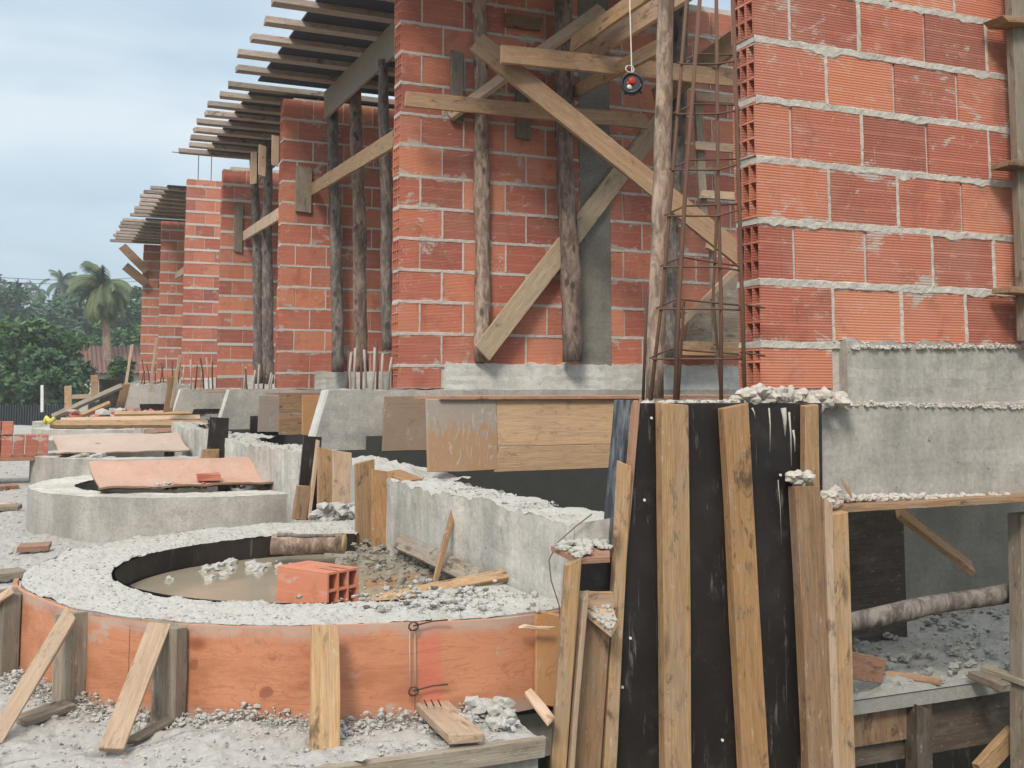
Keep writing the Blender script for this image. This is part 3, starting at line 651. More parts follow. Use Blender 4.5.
CX, CYR, IX, IY = 1.12, 3.935, 1.02, 3.876
def rim_h(x, y, s): return .008*fbm(x, y, s, 7, 3)+.0045*abs(fbm(x, y, s+3, 22, 4))+.0018*fbm(x, y, s+5, 70, 2)
PLBL = ['nearest round planter cast with a rough cement rim and orange plywood form, holding muddy water', 'second round grey concrete planter, rusty plywood sheet laid over it', 'third round grey concrete planter, pale curved plywood across it',
        'fourth round planter in dark shuttering, long planks piled above it', 'fifth round concrete planter, far along the row', 'sixth round concrete planter, far along the row']
RO, RI = 1.134, .763
for i in range(6):
    cy = CYR+PER*i; T = thing('round_planter', PLBL[i], 'planter', (CX, cy, ZG), 'round concrete planters in front of the terrace')
    mb = MB(); A0, A1 = R(72), R(288)     # angles measured from +X, through -X side
    if i == 0: A0, A1 = R(70), R(292)
    nu = [900, 260, 100, 60, 40, 40][i]
    ang = lambda u: A0+(A1-A0)*u
    def topf(u, v):
        a = ang(u); e = (.008*fbm(u*9, 0, i, 3, 3) if v in (0, 1) else 0); ca, sa = math.cos(a), math.sin(a)
        x = (IX+(RI+e)*ca)*(1-v)+(CX+(RO+e)*ca)*v; y = (cy-CYR+IY+(RI+e)*sa)*(1-v)+(cy+(RO+e)*sa)*v
        return (x, y, ZR+rim_h(x, y, i)*(1.6 if i == 0 else 1)*(.5 if v in (0, 1) else 1))
    mb.grid(topf, nu, 64 if i == 0 else 14, 1 if i in (0,) else 1, flip=True)
    def out(u, v):
        a = ang(u); r = RO+.003*fbm(u*30, v, i, 1, 2); z1 = ZR+rim_h(CX+RO*math.cos(a), cy+RO*math.sin(a), i)*.5
        return (CX+r*math.cos(a), cy+r*math.sin(a), ZG-.01+(z1-ZG+.01)*v)
    mb.grid(out, nu, 5, 0, flip=True)
    mb.grid(lambda u, v: (IX+RI*math.cos(ang(u)), cy-CYR+IY+RI*math.sin(ang(u)), ZG+(ZR-.006-ZG)*v), nu, 3, 2)
    mb.build('ring', ['concrete' if i != 3 else 'concrete_form', 'rubble' if i == 0 else 'concrete_light', 'ply_black' if i in (0,) else 'concrete_dark'], T)
    if i == 0:
        lin = MB(); lin.grid(lambda u, v: (IX+(RI-.012)*math.cos(ang(u)), IY+(RI-.012)*math.sin(ang(u)), ZG+(ZR+.002-ZG)*v), 160, 1, 0); lin.build('inner_form', 'ply_black', T, smooth=True)
        fm = MB(); fm.uv = []
        B0, B1 = R(178), R(284); nn = 140
        def ff(u, v, r): 
            a = B0+(B1-B0)*u; rr = RO+r+.006*math.sin(u*23); return (CX+rr*math.cos(a), cy+rr*math.sin(a), ZG-.005+(ZR-ZG+.004)*v+.004*math.sin(u*11)*v)
        for rr, fl in ((.022, True), (.008, False)):
            fm.grid(lambda u, v: ff(u, v, rr), nn, 6, 0, flip=fl)
            fm.uv += [((B1-B0)*(a/nn)*(RO)+1.05, (ZR-ZG)*(b_/6)) for a in range(nn+1) for b_ in range(7)]
        k0 = len(fm.v); 
        for a in range(nn+1):
            for r in (.022, .008): fm.v.append(V(ff(a/nn, 1, r))); fm.uv.append((a/nn*2, .21))
        for a in range(nn): q = k0+a*2; fm.face((q, q+1, q+3, q+2))
        o = fm.build('plywood_form', 'ply_red', T, smooth=True)
# water and mud inside the nearest ones
mb = MB(); mb.grid(lambda u, v: (IX+(RI-.02)*v*math.cos(u*2*math.pi), IY+(RI-.02)*v*math.sin(u*2*math.pi), -.70), 48, 4)
tag(mb.build('muddy_water', 'water'), kind='structure')
def mudf(u, v, cy=IY):
    a = R(-80)+R(160)*u; r = .0+1.0*v; x, y = IX+min(.37, r*math.cos(a)), cy+r*math.sin(a)
    return (x, y, -.71+.05*max(0, (x-1.06)*1.3+.5*fbm(x, y, 7, 4, 3))+.012*fbm(x, y, 2, 18, 3))
mb = MB(); mb.grid(mudf, 80, 60); tag(mb.build('mud', 'mud'), kind='structure')
mb = MB(); mb.grid(lambda u, v: (IX+(RI-.005)*v*math.cos(u*2*math.pi), IY+PER+(RI-.005)*v*math.sin(u*2*math.pi), -.78+.02*fbm(u*6, v*2, 0, 1, 3)), 40, 12); tag(mb.build('mud', 'mud'), kind='structure')

# rubble: stuff
def stones(name, label, fn, n_, r0, r1, mats=('rubble',), hz=.4):
    mb = MB()
    for q in range(n_):
        p = fn()
        if p is None: continue
        r = r0+(r1-r0)*random.random()**3
        if r > .008: mb.lump((p[0], p[1], p[2]+r*hz), (r, r*random.uniform(.6, 1), r*random.uniform(.5, .8)), q, .7, 1.8, 1 if r < .014 else 2, random.randrange(len(mats)) if random.random() < .25 else 0)
        else: mb.stone((p[0], p[1], p[2]+r*hz), r, random.randrange(len(mats)) if random.random() < .25 else 0)
    return tag(mb.build(name, list(mats)), label, 'rubble', None, 'stuff')
def gz(x, y): 
    u = (x+1.6)/3.3; h = .016*fbm(x, y, 0, 3.5, 3)+.010*fbm(x, y, 4, 14, 3)*(1 if y < 9 else 0); return ZG+h+.045*max(0, 1-abs(y-(YF+.30))/.3)*max(0, fbm(x, y, 2, 2.2, 3)+.15)
def f1():
    x, y = random.uniform(-.6, 1.16), YF+.01+random.random()**1.3*.6
    if (x-CX)**2+(y-CYR)**2 < (RO+.02)**2: return None
    return (x, y, gz(x, y))
stones('rubble', 'pale cement crumbs scattered on the slab in front of the orange plywood form', f1, 3800, .0015, .007, ('rubble', 'concrete_dark', 'rubble_dim'))
def f1b():
    a = R(random.uniform(190, 285)); r = RO+.03+abs(random.gauss(0, .045)); x, y = CX+r*math.cos(a), CYR+r*math.sin(a)
    return None if (y < YF+.01 or x > 1.17) else (x, y, gz(x, y)+max(0, .05-(r-RO)*.5)*random.random())
stones('rubble', 'bank of whitish rubble against the foot of the orange plywood form', f1b, 4200, .002, .010)
def f1c():
    p = P(random.gauss(515, 24), random.gauss(708, 12), Z=ZG); return (p.x, p.y, gz(p.x, p.y)+random.random()*.03) if (p.y > YF+.02 and p.x < 1.18 and (p.x-CX)**2+(p.y-CYR)**2 > (RO+.03)**2) else None
stones('rubble', 'heap of bigger broken concrete at the right end of the orange plywood form', f1c, 620, .006, .030, ('rubble', 'rubble_dim', 'concrete'))
def f2():
    a = R(random.uniform(72, 292)); v = random.uniform(.02, .98); x = (IX+RI*math.cos(a))*(1-v)+(CX+RO*math.cos(a))*v; y = (IY+RI*math.sin(a))*(1-v)+(CYR+RO*math.sin(a))*v; return (x, y, ZR+rim_h(x, y, 0)*1.5)
stones('rubble', 'cement crumbs and chips covering the rim of the nearest round planter', f2, 2600, .0012, .006, ('rubble', 'rubble', 'rubble_dim'))
def f3():
    x, y = random.uniform(-1.5, 1.35), 5.2+random.random()*9
    for k in range(1, 5):
        if (x-CX)**2+(y-CYR-PER*k)**2 < (RO+.02)**2: return None
    if (x-CX)**2+(y-CYR)**2 < (RO+.02)**2: return None
    return (x, y, gz(x, y))
stones('rubble', 'loose chips strewn over the slab beside and beyond the round planters', f3, 3000, .003, .012, ('rubble', 'brick', 'rubble_dim'))
def f4():
    x, y = random.gauss(1.3, .12), random.uniform(3.2, 4.9); return (min(x, 1.38), y, mudf(0, 0)[2]+.02+.03*random.random()) if x > 1.0 else None
stones('rubble', 'broken concrete bits lying in the nearest planter along the low wall', f4, 500, .004, .018, ('mud', 'mud', 'rubble_dim'))
def f4b():
    p = P(random.gauss(190, 48), random.gauss(566, 7), Z=-.70); return (p.x, p.y, -.705) if (p.x-CX)**2+(p.y-CYR)**2 < (RI-.05)**2 and p.y > 4.15 else None
stones('rubble', 'pale lumps half sunk in the muddy water by the far inner edge', f4b, 260, .004, .026, ('rubble', 'rubble_dim'))
def f5(i=0):
    y = random.uniform(YN[0]+.1, 4.48); x = random.uniform(1.43, 1.58); return (x, y, -.385+.020*fbm(x, y, 0, 7, 3))
stones('rubble', 'crumbled mortar along the top of the low wall behind the nearest planter', f5, 900, .002, .007)
def f5b():
    y = random.uniform(YN[1]-.25, YN[1]+2.25); x = random.uniform(1.41, 1.58); k = (y-YN[1]+.3)/2.6; return (x, y, -.39+.02*math.sin(k*5+1)+.02*fbm(x, y, 1, 7, 3))
stones('rubble', 'crumbled mortar along the top of the second low wall', f5b, 500, .003, .010)
def f6():
    y = random.uniform(3.0, 3.9); x = random.uniform(1.15, 1.38); return (x, y, ZR+.0)
stones('rubble', 'dusty lumps on the rim corner where the nearest planter meets the low wall', lambda: (lambda p: (p.x, p.y, ZR+.005))(P(random.gauss(440, 45), random.gauss(602, 7), Z=ZR)), 400, .003, .014, ('rubble', 'rubble_dim', 'concrete_dark'))
mb = MB(); mb.box(1.10, 1.40, 2.90, 3.25, ZG, ZR-.004); tag(mb.build('planter_corner', 'rubble'), 'rubble-topped concrete infill between the planter rim and the low wall', 'concrete')
pboard('form_board', 'short knotty plywood board closing the right end of the orange form', 'board', P(549, 612, Y=2.78), P(549, 706, Y=2.78), .085, .015, 'ply_orange')

# ---------------------------------------------------------------- stakes and struts round the near form
def gp(x, y, z=ZG): return P(x, y, Z=z)
for (x, yt, yb, wd, lab, mat) in ((43, 598, 672, .075, 'weathered stake at the left end of the orange form, beside the image edge', 'wood_grey'), (104, 615, 697, .085, 'weathered stake behind the long strut on the left of the orange form', 'wood_grey'), (183, 626, 716, .075, 'weathered grey stake behind the central leaning strut', 'wood_grey')):
    b_ = P(x, yb, Z=ZG+.0); c = V((CX, CYR, b_.z)); d = (b_-c); d.z = 0; d.normalize()
    base = c+d*(RO+.05); base.z = ZG-.01
    top_ = base+V((0, 0, ZR-ZG+.012)); pboard('form_stake', lab, 'stake', base, top_, wd, .05, mat, d, 'stakes holding the orange plywood form')
def strut(lab, a, b_, wd, mat, th=.022):
    top_ = P(a[0], a[1], Z=ZR); c = V((CX, CYR, top_.z)); d = top_-c; d.z = 0; d.normalize(); top_ = c+d*(RO+.075); top_.z = ZR+.005
    bot = P(b_[0], b_[1], Z=ZG+.012); pboard('form_strut', lab, 'strut', top_, bot, wd, th, mat, (0, -.8, .6), 'slanting struts propping the orange plywood form')
strut('short strut cut off by the left edge of the picture', (22, 594), (-22, 640), .05, 'wood_pale')
strut('long slanting strut reaching to the lower left corner', (82, 614), (-4, 738), .040, 'wood_pale')
strut('light slanting strut nailed over the central stake', (168, 624), (111, 751), .055, 'wood_pale')
a = P(325, 627, Y=2.79); b_ = P(325, 755, Y=2.66); pboard('form_strut', 'upright pale strut in front of the middle of the orange form', 'strut', a, b_, .072, .022, 'wood_tan', (0, -1, .2), 'slanting struts propping the orange plywood form')
pboard('board_offcut', 'flat nail-studded offcut lying on the slab below the pink paint mark', 'offcut', P(432, 706, Z=ZG+.035), P(466, 739, Z=ZG+.025), .085, .024, 'wood_pale', (0, -.1, 1))
T = thing('nail_row', 'three bent rusty nails standing on the near offcut', 'nail', P(432, 704, Z=ZG+.05))
for q in (427, 434, 441): bar([P(q, 706, Z=ZG+.05), P(q-3, 700, Z=ZG+.075)], .0018, 'rust_dark', T, 'nail')
pboard('board_offcut', 'small splintered offcut leaning against the right of the orange form', 'offcut', P(460, 707, Z=ZG+.02), P(471, 692, Z=ZG+.06), .03, .012, 'wood_tan', (-.3, -1, .3))
pboard('board_offcut', 'narrow plank half buried in rubble at the right end of the form', 'offcut', P(528, 692, Z=ZG+.06), P(552, 722, Z=ZG+.03), .03, .012, 'wood_pale', (0, -.3, 1))
pboard('board_offcut', 'rough board half buried between the two left struts', 'offcut', P(20, 722, Z=ZG+.015), P(68, 705, Z=ZG+.02), .05, .02, 'wood_grey', (0, -.2, 1))
pboard('board_offcut', 'thin strip on the slab behind the base of the central strut', 'offcut', P(130, 742, Z=ZG+.012), P(172, 718, Z=ZG+.02), .03, .012, 'wood_grey', (0, -.2, 1))
pboard('dowel', 'thin white dowel sticking out at the right end of the orange form', 'dowel', P(522, 626.5, Y=2.74), P(552, 628.5, Y=2.74), .009, .009, 'wood_pale')
T = thing('form_tie', 'twisted wire tie with two loops on the orange form, beside the pink paint mark', 'wire tie', P(413, 690, Y=2.79))
for x in (409.5, 415): bar([P(x, 628, Y=2.785), P(x+.5, 702, Y=2.785)], .0014, 'rust_pale', T, 'wire')
for yy in (626, 691):
    c = P(413, yy, Y=2.78); bar([c+V((.013*math.cos(q*.7), -.004, .011*math.sin(q*.7))) for q in range(10)], .0025, 'rust_dark', T, 'loop')
    bar([c, c+V((.05, -.01, .010)), c+V((.09, -.02, .012))], .0022, 'rust_dark', T, 'wire_end')
mb = MB(); mb.stone(P(357, 728, Z=ZG+.012), .016); tag(mb.build('brick_chip', 'brick'), 'small red brick chip on the slab right of the upright strut', 'chip')
mb = MB(); mb.stone(P(362, 758, Z=ZG+.014), .018); tag(mb.build('stone', 'rubble'), 'white stone near the slab edge below the red brick chip', 'stone')

# ---------------------------------------------------------------- inside the near planter
T = thing('hollow_brick', 'clean orange hollow brick lying in the muddy water of the nearest planter', 'brick', P(315, 600, Z=-.72))
mb = MB()
A = P(281, 602, Z=-.705); B = P(327, 611, Z=-.705); ux = (B-A); ux.z = 0
C_ = P(363, 603, Z=-.705); wv = C_-B; wv.z = 0; wv = wv.normalized()*.135; ux = ux.normalized(); uy = V((-ux.y, ux.x, 0)); 
# long axis runs away-left; holed end faces right-front
e = wv.normalized(); l_ = V((-e.y, e.x, 0)); l_ = l_ if l_.x < 0 else -l_
W_, L_, H_ = .14, .24, .118; o_ = B; tk = .008; hh = H_
def obx(w0, w1, l0, l1, z0, z1): 
    q = [o_+e*a+l_*b2+V((0, 0, zz)) for zz in (z0, z1) for a, b2 in ((w0, l0), (w1, l0), (w1, l1), (w0, l1))]; mb.hexa(q, 0, .85)
obx(0, W_, .09, L_, 0, H_)
for q in range(4): w0 = (W_-tk)*q/3; obx(w0, w0+tk, 0, .09, 0, H_)
for q in range(3): z0 = (H_-tk)*q/2; obx(tk*.95, W_-tk*.95, .0008, .09, z0, z0+tk)
mb.build('brick_body', 'brick_clean', T, bevel=.0008)
log('log_offcut', 'thick short log offcut lying in the far side of the nearest planter', 'log', P(270, 545, Z=-.625), P(345, 543, Z=-.62), .036, .040, 'bark_warm')
log('branch', 'thin bark branch lying on top of the short log in the planter', 'branch', P(278, 537, Z=-.58), P(335, 536, Z=-.575), .009, .006, 'bark_grey')
pboard('plank', 'dark brown plank lying flat behind the hollow brick', 'plank', P(365, 585, Z=-.695), P(455, 574, Z=-.69), .045, .02, 'wood_brown', (0, -.6, .8))
pboard('plank', 'long tan plank bridging from the hollow brick over the rim to the low wall', 'plank', P(372, 602, Z=-.655), P(508, 575, Z=-.60), .042, .022, 'wood_tan', (0, -.5, .8))
pboard('plank', 'wide weathered plank along the foot of the low wall', 'plank', P(398, 541, X=1.37), P(478, 578, X=1.34), .06, .022, 'wood_grey', (-.8, -.1, .7))
pboard('stick', 'slim brown stick leaning upright against the low wall', 'stick', P(435, 583, Y=3.55), P(458, 494, Y=3.75), .022, .012, 'wood_brown')
bar_ = MB(); q = [P(592, 514, Y=2.77), P(575, 527, Y=2.77), P(557, 543, Y=2.77), P(549, 560, Y=2.76), P(551, 580, Y=2.75), P(559, 605, Y=2.74), P(561, 625, Y=2.73)]
bar_.tube(q, .0018, 6); tag(bar_.build('wire', 'wire', smooth=True), 'thin rusty wire curling down the face of the low wall beside the ledge', 'wire')

# stop boards at the far end of the near low wall (second black form)
pboard('form_stop', 'tall tan board standing left of the pair at the end of the near low wall', 'board', P(364.5, 462, Y=4.66), P(364.5, 546, Y=4.66), .085, .025, 'wood_tan', group='boards closing the end of the near low wall')
pboard('form_stop', 'tan board standing right of the pair at the end of the near low wall', 'board', P(383, 471, Y=4.5), P(383, 556, Y=4.5), .095, .025, 'wood_orange', group='boards closing the end of the near low wall')
pboard('dusty_board', 'short dusty orange board on top of the low wall end', 'board', P(392, 474, Y=4.60), P(414, 483, Y=4.36), .09, .03, 'wood_orange', (0, -.3, 1))
pboard('form_stop', 'orange board beside the black form strip, left of the pale dusty board', 'board', P(326, 449, Y=5.62), P(325, 520, Y=5.62), .085, .03, 'wood_tan')
pboard('form_stop', 'pale dusty board right of the orange one, half sunk in cement', 'board', P(342, 452, Y=5.5), P(342, 516, Y=5.5), .10, .02, 'wood_pale')
T = thing('black_form_stop', 'black plywood strip leaning at the end of the second beam, brown block under it', 'formwork', P(303, 520, Y=5.9))
quadpanel('panel', 'ply_black', [P(304, 436, Y=5.9), P(322, 437, Y=5.9), P(316, 520, Y=5.9), P(296, 520, Y=5.9)], .02, T)
board('block', P(304, 486, Y=5.85), P(299, 519, Y=5.85), .075, .03, 'wood_brown', parent=T)
board('edge_strip', P(318, 440, Y=5.84), P(309, 519, Y=5.84), .016, .03, 'wood_pale', parent=T)
T = thing('black_form_stop', 'black plywood strip with a short tan block, leaning at the end of the third beam', 'formwork', P(214, 472, Y=9.6))
quadpanel('panel', 'ply_black', [P(210, 417, Y=8.95), P(229, 418, Y=8.95), P(227, 471, Y=8.95), P(205, 471, Y=8.95)], .02, T)
board('block', P(211, 449, Y=8.88), P(208, 472, Y=8.88), .13, .03, 'wood_tan', parent=T)
mb = MB()
for q in range(60): mb.lump(P(338+random.gauss(0, 12), 514+random.gauss(0, 5), Y=5.3+random.uniform(-.1, .1)), (.03, .03, .018), q, .5, 2.4, 1)
tag(mb.build('mortar_heap', 'rubble'), 'heap of whitish mortar at the foot of the pale dusty board', 'mortar')

# ---------------------------------------------------------------- middle form beams (X direction) and floor sheets
def slab_board(lab, p0, p1, ph, Y, mat, name='form_board', th=.025, group=None):
    a, b_ = P(p0[0], (p0[1]+ph)/2, Y=Y), P(p1, (p0[1]+ph)/2, Y=Y); h = P(p0[0], p0[1], Y=Y).z-P(p0[0], ph, Y=Y).z
    b_.z = a.z; b_.y = a.y
    return pboard(name, lab, 'board', a, b_, h, th, mat, group=group)
slab_board('large greyed plywood board with brush marks, left half of the long form face', (427, 399), 496, 472, 4.62, 'ply_brushed')
slab_board('upper wider orange form plank, right half of the long form face', (495.5, 399), 640, 446, 4.625, 'form_pine')
slab_board('lower narrower orange form plank with a knot, right half of the long form face', (495.5, 447), 640, 472, 4.622, 'form_pine')
slab_board('greyed plywood square closing the second beam, left of the large form boards', (383, 396), 428, 451, 6.38, 'ply_tan')
slab_board('greyed plywood square beside the third beam concrete', (258, 396), 279, 432, 9.9, 'ply_greyed')
slab_board('upper of two stacked brown boards at the third beam', (279, 394), 302, 413, 9.3, 'wood_brown')
slab_board('lower of two stacked brown boards at the third beam', (279, 414), 302, 435, 9.3, 'wood_brown')
slab_board('orange-brown board right of the two stacked brown boards', (302, 395), 327, 435, 9.0, 'ply_orange')
for i in range(3):
    mb = MB(); mb.box(1.66, 4.2, YN[i]+1.74, YN[i]+2.1, -.052, -.036)
    tag(mb.build('floor_sheet', 'wood_pink', bevel=.001), 'thin plywood floor sheet seen edge-on %s' % ['above the large form boards', 'above the orange-brown board of the third beam', 'in the bay before the fourth wall'][i], 'plywood sheet', 'plywood floor sheets')
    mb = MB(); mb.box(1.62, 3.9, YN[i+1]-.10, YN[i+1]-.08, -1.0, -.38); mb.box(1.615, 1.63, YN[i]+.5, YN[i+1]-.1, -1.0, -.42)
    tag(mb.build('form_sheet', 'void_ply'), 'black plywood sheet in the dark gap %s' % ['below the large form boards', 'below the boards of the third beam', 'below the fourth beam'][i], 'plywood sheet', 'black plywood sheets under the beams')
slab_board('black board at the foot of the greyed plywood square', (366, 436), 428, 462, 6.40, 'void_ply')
slab_board('black board peeking out left of the greyed square at the third beam', (250, 416), 282, 434, 9.95, 'ply_black')
slab_board('black board lying behind the plank pile, left one', (140, 404), 166, 414, 14.0, 'ply_black')
slab_board('black board lying behind the plank pile, right one', (193, 409), 219, 414, 13.2, 'ply_black')

# ---------------------------------------------------------------- roof decks
def roof(i, lab, ya, yb, joists, zd=2.80, xe=1.50, xd=1.79):
    T = thing('roof_formwork', lab, 'roof formwork', (2.0, ya, zd), 'plywood roof decks on protruding joists')
    mb = MB(); mb.box(xd, 4.3, ya, yb, zd+.032, zd+.05); mb.build('deck_sheet', 'deck_dark', T)
    for k, y in enumerate(joists):
        e = random.uniform(-.05, .05)
        board('joist', (xe+e, y, zd+.012), (4.2, y+random.uniform(-.03, .03), zd+.004), .11, .05, 'wood_joist', (0, 0, 1), parent=T)
    # side board of the lintel form (along Y)
    if i < 4: board('side_board', (2.42, ya+.05, zd-.14), (2.42, yb-.03, zd-.14), .27, .025, 'ply_greyed' if i else 'wood_tan', (-1, 0, 0), parent=T)
    return T
roof(0, 'nearest roof deck above the crossed braces, just out of the top of the picture', 5.05, YN[1]-.05, [5.2+.42*k for k in range(3)])
roof(1, 'large dark roof deck at top left with greyed side board and pale joist ends', YN[1]+.15, YN[2]-.13, [6.83+.455*k for k in range(7)])
roof(2, 'middle dark roof deck with close joist ends, between third and fourth walls', YN[2]+.03, YN[3]-.2, [10.12+.39*k for k in range(9)])
roof(4, 'small far roof deck beside the bare bright wall', YN[4]+.2, YN[5]-.1, [YN[4]+.35+.42*k for k in range(8)], 3.12)
roof(5, 'farthest roof deck with joist ends over the palm tree side', YN[5]+.2, YN[6]+.3, [YN[5]+.35+.45*k for k in range(8)], 3.12, 1.40)

# rails along Y and cleats
pboard('rail', 'orange plank running along the bay from the wooden cleat to the second wall', 'plank', P(313, 189, Y=YN[2]-.05), P(395, 139, Y=6.75), .12, .03, 'wood_tan', (-1, 0, 0), 'rails nailed across the bays')
pboard('rail', 'short pale rail in the shaded bay before the fourth wall', 'plank', P(244, 236, Y=YN[3]-.05), P(279, 214, Y=10.6), .12, .03, 'wood_pale', (-1, 0, 0), 'rails nailed across the bays')
pboard('rail', 'small far rail left of the bright bare wall', 'plank', P(176, 276, Y=YN[5]-.3), P(188, 268, Y=YN[4]+.5), .12, .03, 'wood_pale', (-1, 0, 0), 'rails nailed across the bays')
def cleat(lab, x0, x1, y0_, y1_, Y, mat='wood_grey'):
    a, b_ = P((x0+x1)/2, y0_, Y=Y), P((x0+x1)/2, y1_, Y=Y); w_ = P(x1, y0_, Y=Y).x-P(x0, y0_, Y=Y).x
    b_.x = a.x; pboard('wall_cleat', lab, 'cleat', a, b_, w_, .03, mat, group='upright cleats nailed to brick walls')
cleat('grey cleat on the third wall at the end of the orange rail', 296, 312, 167, 212, YN[2]-.022)
cleat('grey cleat on the fourth wall at the end of the short pale rail', 235, 243, 205, 252, YN[3]-.022)
cleat('upright cleat on the second wall behind the upper left braces', 451, 463, 52, 122, YN[1]-.022)
cleat('upright cleat on the second wall below the crossing of the braces', 516, 530, 84, 139, YN[1]-.022)
slab_board('short dark block nailed high on the second wall between two log props', (505, 13), 541, 26, YN[1]-.03, 'wood_brown', 'wall_block')
cleat('pale timber hanging under the deck at the fourth wall, left one', 251, 257, 152, 184, 10.9, 'wood_pale')
cleat('pale timber hanging under the deck at the fourth wall, middle one', 259, 266, 146, 176, 10.6, 'wood_pale')
cleat('pale timber hanging under the deck at the fourth wall, right one', 272, 279, 136, 166, 10.3, 'wood_pale')

pboard('plank', 'upper loose plank sticking out left of the farthest brick wall', 'plank', P(122, 246, Y=24.45), P(147, 271, Y=24.45), .18, .04, 'wood_brown')
pboard('plank', 'lower loose plank sticking out left of the farthest brick wall', 'plank', P(125, 266, Y=24.45), P(147, 284, Y=24.45), .18, .04, 'wood_brown')
mb = MB(); mb.tube([P(44, 424, Y=12.9), P(47, 418, Y=12.9), P(50, 422, Y=12.85), P(54, 419, Y=12.8)], .03, 7, wob=.3); tag(mb.build('strap', 'cloth_yellow', smooth=True), 'small yellow strap bundle at the left end of the long planks', 'strap')
# log props
def prop(lab, x0, y0_, x1, y1_, Y, r, mat='bark'):
    return log('log_prop', lab, 'prop', P(x1, y1_, Y=Y), P(x0, y0_, Y=Y), r, r*.88, mat, 'debarked log props under the decks', .010)
prop('light log prop standing just right of the wall edge, behind the leaning brace foot', 480, -40, 483, 362, 6.44, .050, 'bark_warm')
prop('dark log prop in front of the grey concrete column', 561, -40, 573, 362, 6.36, .064, 'bark')
prop('thick pale log prop rising beside the rebar cage', 669, -40, 655, 398, 3.62, .036, 'bark_warm')
prop('dark log prop just behind the thick pale one by the cage', 684, -40, 667, 362, 6.2, .055, 'bark_grey')
prop('grey log prop left of the pair before the third wall', 333, 108, 337, 372, 9.95, .058, 'bark_grey')
prop('pale grey log prop right of the pair before the third wall', 355, 88, 361, 372, 9.3, .062, 'bark')
prop('log prop half hidden behind the edge of the second wall', 383, 60, 388, 350, 8.0, .045, 'bark_grey')
prop('dark thin log prop before the fourth wall, left one', 253, 150, 259, 384, 12.9, .055, 'bark_grey')
prop('dark thin log prop before the fourth wall, right one', 267, 140, 269, 384, 12.2, .06, 'bark_grey')

# braces in the near bay
G = 'wooden braces crossing in the near bay'
def brace(lab, a, ya, b_, yb, wd, mat, nrm=(0, -1, 0), th=.03): pboard('brace', lab, 'brace', P(*a, Y=ya), P(*b_, Y=yb), wd, th, mat, nrm, G)
brace('long brown brace falling from upper left to the rebar cage', (476, 42), 5.95, (748, 262), 5.6, .135, 'wood_brace')
brace('weathered brace rising from the log foot towards upper right', (482, 353), 6.34, (660, 122), 6.48, .135, 'wood_brace2')
brace('lower level brown brace across the first log', (405, 99), 6.20, (648, 122), 6.20, .095, 'wood_brace')
brace('upper level brown brace ending left of the hanging reel', (501, 54), 5.80, (738, 79), 5.80, .11, 'wood_brace')
brace('fresh pale plank rising from the upright cleat to the top edge', (450, 116), 6.46, (602, 8), 5.9, .10, 'wood_pale', (-1, 0, 0))
brace('tan plank rising to the top edge, continuing beyond the fresh pale one', (572, 45), 6.0, (672, -25), 4.9, .10, 'wood_tan', (-1, 0, 0))
brace('broad tan plank rising behind the cord of the hanging reel', (575, 60), 6.3, (690, -12), 5.0, .14, 'wood_pale', (-1, 0, 0))
brace('tan plank rising behind the hanging reel, pale sawn end at its left', (573, 93), 6.4, (668, 42), 5.2, .09, 'wood_tan', (-1, 0, 0))
brace('wide plank behind the cage at the top right of the bay', (655, 100), 6.2, (745, 34), 5.6, .17, 'wood_brace', (-1, 0, 0))
brace('thin batten rising behind the rebar cage from the concrete kerb', (659, 345), 6.3, (737, 268), 6.0, .04, 'wood_pale')
mb = MB(); p = [P(683, 350, Y=6.3), P(742, 352, Y=6.3), P(742, 262, Y=6.3), P(690, 316, Y=6.3)]; q = [a+V((0, .02, 0)) for a in p]
mb.hexa([p[0], p[1], q[1], q[0], p[3], p[2], q[2], q[3]]); tag(mb.build('gusset_board', 'wood_grey'), 'triangular weathered board behind the lower half of the rebar cage', 'board')
slab_board('narrow tan board lying on the kerb behind the cage', (664, 341), 740, 355, 6.25, 'wood_tan')
T = thing('ladder_frame', 'pale timber frame with rungs, seen through the rebar cage', 'frame', P(715, 345, Y=6.1))
board('stile', P(698, 100, Y=6.1), P(703, 215, Y=6.1), .06, .03, 'wood_grey', parent=T)
for a, b_ in (((695, 97), (738, 100)), ((695, 146), (738, 149)), ((701, 194), (740, 197))): board('rung', P(*a, Y=6.05), P(*b_, Y=6.05), .055, .03, 'wood_pale', parent=T)
board('stile', P(711, 240, Y=6.1), P(716, 345, Y=6.1), .035, .03, 'wood_grey', parent=T)
board('block', P(707, 244, Y=6.05), P(717, 249, Y=6.05), .06, .03, 'wood_pale', parent=T)

# hanging reel
T = thing('hanging_reel', 'small black round reel with red and white insides, hanging on a white cord', 'reel', P(632, 98, Y=4.2))
c = P(632, 84, Y=4.2); d = V((-.55, -.83, 0)).normalized(); s_ = d.cross(V((0, 0, 1)))
mb = MB(); mb.tube([c-d*.018, c-d*.014, c+d*.014, c+d*.018], [.040, .052, .052, .040], 28); mb.build('case', 'plastic_black', T, smooth=False, bevel=.002)
ring = [c+d*.02+(s_*math.cos(a)+V((0, 0, 1))*math.sin(a))*.044 for a in [q*2*math.pi/20 for q in range(21)]]
mb = MB(); mb.tube(ring, .0065, 8, cap=False); mb.build('rim', 'plastic_black', T, smooth=True)
for k, (m_, dx, dz, rx) in enumerate((('plastic_red', -.006, .008, .020), ('paint_white', .010, -.020, .014), ('plastic_red', .014, -.002, .010))):
    mb = MB(); mb.lump(c+d*.021+s_*dx+V((0, 0, dz)), (rx, .006, rx*.9), k, .3, 2, 2); mb.build('hub' if k == 0 else 'label_patch', m_, T, smooth=True)
